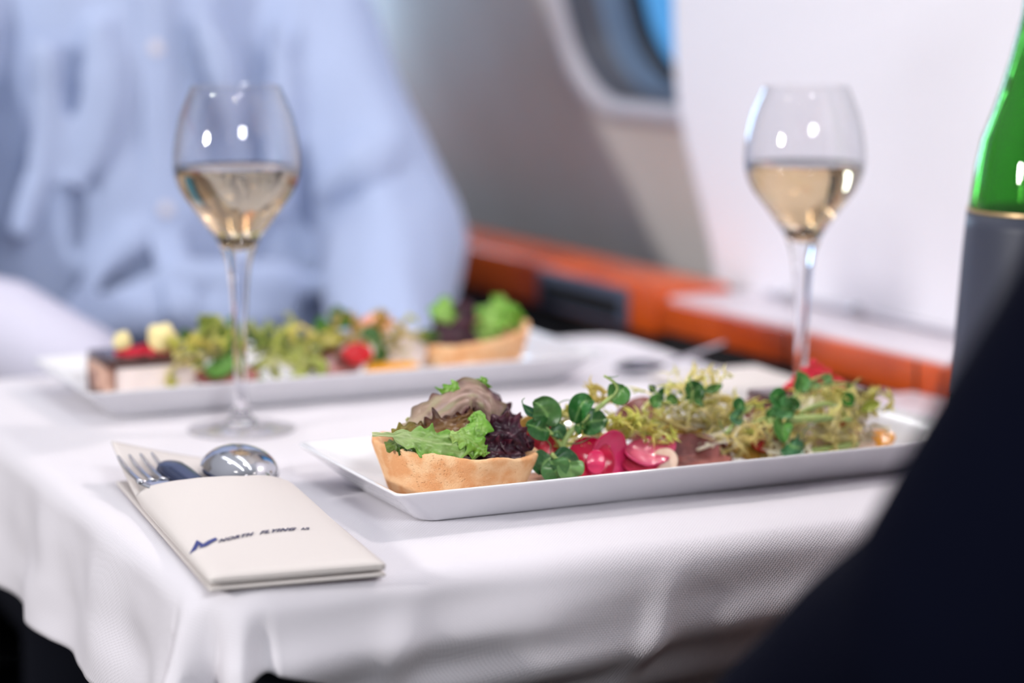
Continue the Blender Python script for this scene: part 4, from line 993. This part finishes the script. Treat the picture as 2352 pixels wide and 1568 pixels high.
# print on the pocket
def text_mesh(s, size, shear=.95, space=1.15):
    cu = bpy.data.curves.new('txt', 'FONT'); cu.body = s; cu.size = size; cu.shear = shear; cu.space_character = space; cu.resolution_u = 3
    cu.offset = size*.045
    o = bpy.data.objects.new('txt', cu); C.objects.link(o); dg = bpy.context.evaluated_depsgraph_get(); dg.update()
    me = bpy.data.meshes.new_from_object(o.evaluated_get(dg)); bpy.data.objects.remove(o); return me
def put_print(name, verts, faces, m, a0, b0, ang, par):
    vs = []
    for x_, y_ in verts:
        xx = x_*math.cos(ang)-y_*math.sin(ang); yy = x_*math.sin(ang)+y_*math.cos(ang)
        a = a0+xx/NWd; b = b0+yy/NLn
        vs.append(npos(a, b, edge_pocket(a, b)+.0011+.0005)-Vector(par.location))
    return mk(name, vs, faces, m, par, smooth=False)
def inv(px, py):
    p = WZ(px, py, .0145); d = p-Vector((NA[0], NA[1], p.z)); return d.dot(nax)/NWd, d.dot(nay)/NLn
a0, b0 = inv(436, 1243); a1_, b1_ = inv(716, 1207)
TL = math.hypot((a1_-a0)*NWd, (b1_-b0)*NLn); TA = math.atan2((b1_-b0)*NLn, (a1_-a0)*NWd)
def txt(s, x0, length, h, m, name):
    me = text_mesh(s, h); xs = [v.co.x for v in me.vertices]; w0, w1 = min(xs), max(xs); k = length/(w1-w0)
    put_print(name, [(x0+(v.co.x-w0)*k, v.co.y) for v in me.vertices], [tuple(p.vertices) for p in me.polygons], m, a0, b0, TA, nk)
txt('NORTH', TL*.225, TL*.325, .0060, 'ink', 'printed_word'); txt('FLYING', TL*.56, TL*.34, .0060, 'ink', 'printed_word'); txt('A/S', TL*.905, TL*.10, .0046, 'ink', 'printed_word')
lg = [(0, -.001), (.0105*1.0, .0125), (.0125, .0020), (.0200, .0065), (.0192, .0040), (.0122, -.0022), (.0098, .0018), (.0086, .0060), (.0040, -.001)]
lk = TL*.205/.0200
put_print('printed_logo', [(-.0005, .0), (.0034, .0), (.0076, .0062), (.0088, .0125), (.0048, -.0008), (.0084, -.0008), (.0086, .0040), (.0124, .0022), (.0126, .0068), (.0166, .0046), (.0172, .0086)],
          [(0, 1, 2, 3), (3, 2, 4, 5), (4, 5, 7, 6), (6, 7, 9, 10, 8)], 'ink_blue', a0, b0, TA, nk)
# fork
def frame_at(a, b, z, yaw, pitch):
    d = (nay*math.cos(yaw)+nax*math.sin(yaw)); d = (d*math.cos(pitch)+Vector((0, 0, 1))*math.sin(pitch)).normalized()
    s = d.cross(Vector((0, 0, 1))).normalized(); return npos(a, b, z), d, s, s.cross(d).normalized()
def strip(path, halfw, th, fr, n=8):
    """path: (along, up) ; halfw list; gives a rounded metal bar"""
    o_, d, s, u_ = fr; vs, fs = [], []
    for i, (y_, z_) in enumerate(path):
        h = halfw[i]
        for k in range(n):
            a = 2*math.pi*k/n; vs.append(o_+d*y_+u_*(z_+th[i]*math.sin(a))+s*(h*math.cos(a)))
    m = len(path)
    for i in range(m-1):
        for k in range(n): fs.append((i*n+k, i*n+(k+1) % n, (i+1)*n+(k+1) % n, (i+1)*n+k))
    fs.append(tuple(range(n-1, -1, -1))); fs.append(tuple((m-1)*n+k for k in range(n)))
    return vs, fs
def fork():
    tipL = WZ(273, 1050, .0225); 
    f = Vector(WZ(310, 1048, .0190)); tail = npos(.34, .16, .0066)
    d = (f-tail); L = d.length; d.normalize(); s = d.cross(Vector((0, 0, 1))).normalized(); u_ = s.cross(d).normalized()
    fr = (tail, d, s, u_); t = thing('fork', 'stainless steel fork with four tines at the left of the napkin pocket', 'fork', f)
    mb = MB(); mb.add(strip([(.0, 0), (.02, .001), (.06, .0015), (.10, -.001), (L-.068, -.002), (L-.058, -.0022), (L-.05, -.0022), (L-.046, -.002)], [.006, .0075, .005, .0032, .0036, .0095, .0118, .0118], [.0012]*4+[.0012, .001, .001, .001], fr, 12))
    mb.build('handle', 'steel', t)
    for k in range(4):
        x_ = -.0098+.0065*k; fr2 = (tail+s*x_, d, s, u_)
        mb = MB(); mb.add(strip([(L-.0475, -.002), (L-.040, -.0022), (L-.028, -.0024), (L-.014, -.0014), (L-.004, .0004), (L, .0012)], [.0030, .0019, .0017, .0015, .0011, .0005], [.001, .001, .001, .0009, .0008, .0004], fr2, 10))
        mb.build('tine', 'steel', t)
fork()
def knife():
    tip = Vector(WZ(382, 1066, .0165)); tail = npos(.56, .14, .0072); d = (tip-tail); L = d.length; d.normalize(); s = d.cross(Vector((0, 0, 1))).normalized(); u_ = s.cross(d).normalized()
    fr = (tail, d, s, u_); t = thing('knife', 'table knife with its rounded handle end, coloured like a dark reflection, showing between fork and spoon', 'knife', tip)
    pth = [(L-.11, 0), (L-.10, 0), (L-.06, .0), (L-.02, 0), (L-.008, 0), (L-.002, 0), (L, 0)]
    mb = MB(); mb.add(strip(pth, [.0045, .006, .0074, .0088, .0086, .0062, .002], [.003, .003, .0034, .0042, .004, .003, .001], fr, 16)); mb.build('handle', 'steel_blue_reflection', t)
    mb = MB(); mb.add(strip([(0, 0), (.01, 0), (.06, 0), (L-.108, 0)], [.002, .008, .0085, .005], [.0004, .0006, .0007, .0012], fr, 8)); mb.build('blade', 'steel', t)
knife()
def spoon():
    c = Vector(WZ(543, 1078, .0140)); tail = npos(.72, .14, .0066); d = (c-tail); L = d.length; d.normalize(); d = (d+Vector((0, 0, -.05))).normalized()
    s = d.cross(Vector((0, 0, 1))).normalized(); u_ = s.cross(d).normalized()
    t = thing('spoon', 'stainless steel spoon with its shiny rounded bowl out of the napkin pocket', 'spoon', c)
    vs, fs = [], []; n, m = 40, 14
    for i in range(m+1):
        th = math.pi/2*i/m
        for k in range(n):
            a = 2*math.pi*k/n; ey = .031 if math.sin(a) > 0 else .033
            vs.append(c-t.location+s*(.0205*math.sin(th)*math.cos(a))+d*(ey*math.sin(th)*math.sin(a)-.006)+u_*(.0135*math.cos(th)))
    for i in range(m):
        for k in range(n): fs.append((i*n+k, i*n+(k+1) % n, (i+1)*n+(k+1) % n, (i+1)*n+k))
    o = mk('bowl', vs, fs, 'steel', t); sm = o.modifiers.new('t', 'SOLIDIFY'); sm.thickness = .0012
    fr = (tail, d, s, u_); mb = MB(); mb.add(strip([(0, 0), (.03, .001), (.08, .0012), (L-.045, .0035), (L-.034, .003)], [.006, .0075, .004, .003, .004], [.0011]*5, fr, 12)); mb.build('handle', 'steel', t)
spoon()

# far place setting: napkin with cutlery at the right end of the table
fn = WZ(1660, 850, .004)
def farnap():
    vs, fs = [], []; na, nb = 20, 24; o0 = Vector((.793, 1.295, T+.001)); 
    for j in range(nb+1):
        for i in range(na+1):
            a, b = i/na, j/nb
            vs.append(o0+Vector((.086*a+.004*b, .185*b, .004+.008*math.sin(math.pi*a)**.8*min(1, (1-b)*4, b*3+.3)+.002*b)))
    n = na+1; fs = [(j*n+i, j*n+i+1, (j+1)*n+i+1, (j+1)*n+i) for j in range(nb) for i in range(na)]
    o = mk('napkin_pocket', vs, fs, 'napkin', origin=(.838, 1.39, T)); s = o.modifiers.new('t', 'SOLIDIFY'); s.thickness = .004; s.offset = -1
    return tag(o, 'folded white napkin lying behind the front plate at the right edge of the table', 'napkin')
farnap()
def far_spoon():
    t = thing('spoon', 'steel spoon lying on the far right side of the tablecloth beyond the front salad', 'spoon', WZ(1500, 840, .006))
    p0 = WZ(1430, 845, .007); p1 = WZ(1540, 830, .010); p2 = WZ(1660, 790, .016)
    vs, fs = sphere((0, 0, 0), .019, 24, 12, (1, .55, .22)); d = (p1-p0).normalized(); ang = math.atan2(d.y, d.x)
    mt = Matrix.Rotation(ang, 4, 'Z'); mb = MB(); mb.add(([mt @ v+p0.lerp(p1, .35) for v in vs], fs)); mb.build('bowl', 'steel_dim_reflection', t)
    mb = MB(); mb.add(tube([p0.lerp(p1, .6), p1, p2], [.002, .0022, .0035, .004], 8, 14, .5)); mb.build('handle', 'steel', t)
far_spoon()

# ================================================================= SEATS
def cabin_seat(x, y, face, label):
    """face = +1 looks towards +Y"""
    t = thing('cabin_seat', label, 'seat', (x, y, 0))
    def b(nm, a, c, bev): return box(nm, (x+a[0], y+face*a[1], a[2]), (x+c[0], y+face*c[1], c[2]), 'leather', t, bev, 4)
    b('seat_base', (-.22, -.22, 0), (.22, .22, .30), .02); b('seat_cushion', (-.225, -.24, .30), (.225, .28, .44), .04)
    b('backrest', (-.225, -.36, .38), (.225, -.22, 1.12), .05); b('headrest', (-.15, -.35, 1.13), (.15, -.23, 1.34), .04)
    b('armrest', (-.275, -.25, .30), (-.230, .22, .60), .02); b('armrest', (.230, -.25, .30), (.275, .22, .60), .02)
    return t
cabin_seat(.60, 2.18, -1, 'slate grey leather cabin seat behind the person in the blue shirt')
cabin_seat(.79, .42, 1, 'slate grey leather cabin seat under the person in the navy suit')

# ================================================================= PEOPLE
def V(x, y, z): return Vector((x, y, T+z))
def hand(wr, d, palm, s=1., side=1):
    """palm with four unequal fingers and a thumb; d = direction, palm = palm normal"""
    d = Vector(d).normalized(); pn = Vector(palm).normalized(); sd = d.cross(pn).normalized()*side; out = []
    out.append(seg([wr, wr+d*.03*s, wr+d*.075*s], [.024*s, .030*s, .034*s], .5, 14, up=pn))
    for k, (off, ln) in enumerate(((-.026, .062), (-.009, .072), (.008, .068), (.024, .052))):
        b = wr+d*.085*s+sd*off*s; p1 = b+d*ln*.4*s+pn*.006*s; p2 = p1+(d+pn*.7).normalized()*ln*.3*s; p3 = p2+(d*.5+pn).normalized()*ln*.25*s
        out.append(seg([b-d*.015*s, b, p1, p2, p3], [.0095*s, .0092*s, .0085*s, .0078*s, .0068*s], 1, 10, up=pn))
    b = wr+d*.025*s-sd*.026*s; out.append(seg([b, b+(d-sd*.8).normalized()*.03*s+pn*.008*s, b+(d-sd*.4).normalized()*.06*s+pn*.018*s], [.013*s, .0105*s, .0085*s], 1, 10, up=pn))
    return out
def head_parts(c, fy, s=1.):
    """c = head centre, fy = facing sign along Y"""
    P = [sphere(c, .085*s, 24, 16, (.92, 1.12, 1.15)), sphere(c+Vector((0, fy*.025, -.055)), .06*s, 20, 14, (.95, 1.1, 1.0))]
    P.append(seg([c+Vector((0, fy*.088, .01)), c+Vector((0, fy*.106, -.018)), c+Vector((0, fy*.103, -.028))], [.008, .012, .013], 1, 12, up=(1, 0, 0)))
    P.append(seg([c+Vector((-.022, fy*.088, -.058)), c+Vector((0, fy*.096, -.058)), c+Vector((.022, fy*.088, -.058))], [.005, .008, .005], .8, 10, up=(0, 0, 1)))
    for sx in (-1, 1): P.append(sphere(c+Vector((sx*.082, -fy*.005, -.01)), .028, 12, 8, (.35, .7, 1.1)))
    return P
def eyes(c, fy, t):
    for sx in (-1, 1):
        mb = MB(); mb.add(sphere(c+Vector((sx*.031, fy*.083, .006)), .0115, 14, 10)); mb.build('eye', 'cuff', t)
# ---- person in the blue shirt, facing the camera across the table
p1 = thing('person', 'person in a light blue buttoned shirt seated at the far side of the table', 'person', (.60, 2.14, .44))
sR = V(.475, 2.12, .335); sL = V(.722, 2.12, .335)       # image left, image right
eR = V(.345, 1.99, .035); eL = V(.808, 1.99, .050)
wR = V(.468, 1.82, -.016); wL = V(.735, 1.80, -.035)
hc = V(.60, 2.09, .68)
hips = V(.60, 2.16, -.17)
body = [seg([V(.60, 2.15, .36), V(.60, 2.14, .20), V(.60, 2.13, 0), hips], [.10, .13, .13, .14], .75), seg([V(.60, 2.14, .36), V(.60, 2.11, .50), V(.60, 2.095, .60)], [.06, .055, .055])]
body += [seg([sR, eR], [.045, .036]), seg([eR, wR], [.036, .025]), seg([sL, eL], [.045, .036]), seg([eL, wL], [.036, .025])]
body += hand(wR, (.10, -.2, -.35), (.3, .5, -.2)) + hand(wL, (-.35, -.15, -.25), (-.1, .6, -.4), side=-1) + head_parts(hc, -1)
for sx in (-1, 1):
    hp = hips+Vector((sx*.09, 0, 0)); kn = V(.60+sx*.13, 1.72, -.17); an = V(.60+sx*.13, 1.80, -.62)
    body += [seg([hp, kn], [.07, .055]), seg([kn, an], [.052, .038])]
organic('body', body, 'skin', p1, .006, 4)
eyes(hc, -1, p1)
hr = [sphere(hc+Vector((0, .018, .022)), .092, 24, 16, (.96, 1.08, 1.06))]
organic('hair', hr, 'hair', p1, .006, 2)
def wrinkle(o, par, fn):
    ns = [v.normal.copy() for v in o.data.vertices]; loc = Vector(par.location)
    cs = [v.co.copy() for v in o.data.vertices]; flat = []
    for c, n in zip(cs, ns): flat += list(c+n*fn(c+loc))
    o.data.vertices.foreach_set('co', flat); o.data.update()
def fold(P, r): return seg([Vector(q)+Vector((0, .001, 0)) for q in P], [q*1.25 for q in r], .48, 14)
sh = [seg([V(.60, 2.145, .40), V(.60, 2.135, .30), V(.60, 2.125, .15), V(.60, 2.12, 0), V(.60, 2.12, -.10), V(.60, 2.13, -.19)], [.11, .160, .162, .166, .168, .168], .77, 40, up=(0, -1, 0)),
      seg([sR+Vector((.03, 0, .01)), sR, sR.lerp(eR, .5)+Vector((-.014, 0, .0)), eR], [.070, .068, .062, .056]), seg([eR, eR.lerp(wR, .6), wR], [.056, .044, .036]),
      seg([sL+Vector((-.03, 0, .01)), sL, sL.lerp(eL, .5)+Vector((.004, 0, .0)), eL], [.070, .070, .066, .064]), seg([eL, eL.lerp(wL, .6), wL], [.062, .056, .046])]
fyy = 1.995
sh += [seg([V(.715, 2.07, .24), V(.735, 2.06, .10), V(.735, 2.05, -.06)], [.045, .05, .05], 1)]
sh += [fold([W(430, 500, 1.995), W(300, 560, 1.99), W(190, 660, 1.985), W(130, 735, 1.98)], [.006, .011, .011, .008]),
       fold([W(120, 745, 1.97), W(240, 705, 1.965), W(380, 655, 1.965)], [.010, .012, .008]),
       fold([W(390, 625, 1.96), W(520, 640, 1.955), W(700, 655, 1.96), W(800, 700, 1.97)], [.008, .012, .012, .008]),
       fold([W(400, 715, 1.955), W(520, 720, 1.95), W(660, 720, 1.955)], [.012, .014, .010]),
       fold([W(200, 762, 1.955), W(300, 745, 1.95), W(390, 725, 1.955)], [.012, .013, .010]),
       fold([W(230, 60, 2.0), W(225, 250, 1.995), W(180, 430, 1.99)], [.010, .016, .010]),
       fold([W(450, 20, 1.99), W(520, 200, 1.985), W(560, 400, 1.985)], [.008, .013, .008]),
       fold([W(640, 60, 2.0), W(650, 260, 1.99), W(640, 470, 1.985)], [.008, .014, .010]),
       fold([W(100, 120, 2.0), W(110, 330, 1.995), W(60, 520, 1.99)], [.008, .016, .012]),
       # sleeve creases
       fold([W(745, 440, 1.965), W(840, 380, 1.945), W(925, 330, 1.965)], [.008, .016, .010]),
       fold([W(780, 540, 1.955), W(880, 490, 1.93), W(980, 460, 1.95)], [.008, .016, .010]),
       fold([W(820, 640, 1.93), W(920, 585, 1.905), W(1030, 590, 1.935)], [.008, .015, .010]),
       fold([W(690, 60, 2.03), W(760, 170, 2.02), W(850, 250, 2.03)], [.008, .014, .008])]
so = organic('shirt', sh, 'shirt', p1, .0055, 14)
wrinkle(so, p1, lambda q: noise.noise(Vector((q.x*13+q.z*5, q.y*9, q.z*7)))*.009+noise.noise(Vector((q.x*19-q.z*3, q.y*6, q.z*3.5)))*.008+noise.noise(Vector((q.x*30, q.y*24-q.z*12, q.z*16)))*.0036)
pk = MB(); pts = []
for zz in (.30, .22, .14, .06, -.02, -.08):
    q = V(.592, 2.0, zz); pts.append(q)
# placket follows the shirt front
def front_y(x_, z_):
    best = 9
    for v in so.data.vertices:
        q = v.co+p1.location
        if abs(q.x-x_) < .006 and abs(q.z-T-z_) < .008 and q.y < best: best = q.y
    return best if best < 5 else 2.0
pp = [Vector((.600, front_y(.600, zz)-.0008, T+zz)) for zz in (.30, .24, .18, .12, .06, 0, -.06)]
vs, fs = tube(pp, .0155, 12, 40, .14, up=(0, -1, 0)); pk.add((vs, fs)); pk.build('placket', 'shirt', p1)
for bx_, by_ in ((352, 112), (374, 480)):
    q = W(bx_, by_, 1.99); y_ = front_y(.600, q.z-T)
    vs, fs = lathe([(.0001, .002), (.004, .0022), (.0058, .0016), (.0060, .0), (.0001, 0)], 24)
    vs = [Vector((.600+v.x, y_-.0022-v.z, q.z+v.y)) for v in vs]; mb = MB(); mb.add((vs, fs)); mb.build('button', 'button', p1)
cf = MB(); d_ = (wR-eR).normalized()
organic('cuff', [seg([wR-d_*.07+Vector((0, 0, .003)), wR-d_*.02, wR+d_*.018], [.046, .042, .038]), fold([wR-d_*.20+Vector((-.02, 0, .03)), wR-d_*.07+Vector((0, 0, .032))], [.035, .012])], 'cuff', p1, .006, 3)
tr = []
for sx in (-1, 1):
    hp = hips+Vector((sx*.09, 0, -.01)); kn = V(.60+sx*.13, 1.71, -.165); an = V(.60+sx*.13, 1.80, -.62)
    tr += [seg([hp, kn], [.092, .072]), seg([kn, an], [.068, .052])]
tr.append(seg([V(.60, 2.13, -.10), hips], [.155, .16], .72, up=(0, -1, 0)))
organic('trousers', tr, 'trousers', p1, .008, 4)
for sx in (-1, 1):
    organic('shoe', [seg([V(.60+sx*.13, 1.83, -.665), V(.60+sx*.13, 1.74, -.665), V(.60+sx*.13, 1.64, -.672)], [.034, .036, .026], .85)], 'black', p1, .007, 2)

# ---- person in the navy suit, back to the camera at the right
p2 = thing('person', 'person in a dark navy suit seated at the near right, sleeve towards the camera', 'person', (.79, .50, .44))
def at3(x, y, D):
    d = ray(x, y); return O+d*(D/math.hypot(d.x, d.y))
hc2 = V(.79, .56, .68); hp2 = V(.79, .46, -.17)
S1 = V(.600, .53, .35); E1 = V(.492, .655, .068); W1 = at3(1830, 1720, .95)+Vector((.0, 0, 0))
S2 = V(.940, .53, .35); E2 = V(.955, .66, .08); W2 = V(.84, .86, -.06)
if True:
    b2 = [seg([V(.79, .50, .36), V(.79, .49, 0), hp2], [.11, .13, .14], .75), seg([V(.79, .52, .38), V(.79, .545, .60)], [.058, .055])]
    b2 += [seg([S1, E1], [.045, .036]), seg([E1, W1], [.036, .025]), seg([S2, E2], [.045, .036]), seg([E2, W2], [.036, .025])]
    b2 += hand(W1, (.5, .5, -.28), (.2, -.1, -.9)) + hand(W2, (-.5, .4, -.25), (0, -.1, -.9), side=-1) + head_parts(hc2, 1)
    organic('body', b2, 'skin', p2, .006, 4); eyes(hc2, 1, p2)
    organic('hair', [sphere(hc2+Vector((0, -.018, .022)), .092, 24, 16, (.96, 1.08, 1.06))], 'hair', p2, .006, 2)
    jk = [seg([V(.79, .51, .40), V(.79, .50, .30), V(.79, .50, .12), V(.79, .50, -.05), V(.79, .49, -.17)], [.13, .18, .185, .175, .185], .68, 40, up=(0, -1, 0)),
          seg([S1+Vector((.05, 0, .01)), S1, S1.lerp(E1, .5)+Vector((-.005, 0, -.01)), E1], [.088, .086, .070, .057]), seg([E1, E1.lerp(W1, .5), W1], [.055, .050, .043]),
          seg([S2+Vector((-.05, 0, .01)), S2, S2.lerp(E2, .5), E2], [.085, .083, .07, .062]), seg([E2, E2.lerp(W2, .5), W2], [.062, .056, .046])]
    jo = organic('jacket', jk, 'suit', p2, .007, 5)
    wrinkle(jo, p2, lambda q: noise.noise(Vector((q.x*14, q.y*11, q.z*9)))*.006)
    tr = []
    for sx in (-1, 1):
        hp = hp2+Vector((sx*.09, .02, 0)); kn = V(.79+sx*.15-.05, .96, -.155); an = V(.79+sx*.14-.04, .90, -.62)
        tr += [seg([hp, kn], [.092, .074]), seg([kn, an], [.068, .052])]
    organic('trousers', tr, 'suit', p2, .008, 4)
    for sx in (-1, 1):
        ax_ = .79+sx*.14-.04
        organic('shoe', [seg([V(ax_, .87, -.665), V(ax_, .97, -.665), V(ax_, 1.06, -.672)], [.034, .036, .026], .85)], 'black', p2, .007, 2)

# shirt details hang from the shirt itself
for ch in list(p1.children):
    if ch.name.split('.')[0] in ('placket', 'button', 'cuff'): ch.parent = so
# things of one kind share a group
GR = {'frisee_leaf': 'frisee leaves', 'lettuce_leaf': 'lettuce leaves', 'pea_shoot': 'pea shoots', 'radish_slice': 'pickled radish slices', 'meat_slice': 'meat slices',
      'poultry_slice': 'poultry slices', 'potato_slice': 'potato slices', 'pepper_slice': 'red pepper pieces', 'carrot_slice': 'orange vegetable slices'}
for o in scn.objects:
    k = o.name.split('.')[0]
    if o.parent is None and k in GR: o['group'] = GR[k]+(' on the front plate' if o.location.y < 1.40 else ' on the far plate')
for nm, g in (('wine_glass', 'wine glasses on the table'), ('sparkling_wine', 'wine in the two glasses'), ('serving_plate', 'long white plates'), ('tartlet', 'tarts on the plates'),
              ('chocolate_cake', 'cake pieces on the plates'), ('cabin_seat', 'cabin seats at the table'), ('meringue_piece', 'meringue pieces on the far cake')):
    for o in scn.objects:
        if o.parent is None and o.name.split('.')[0] == nm: o['group'] = g
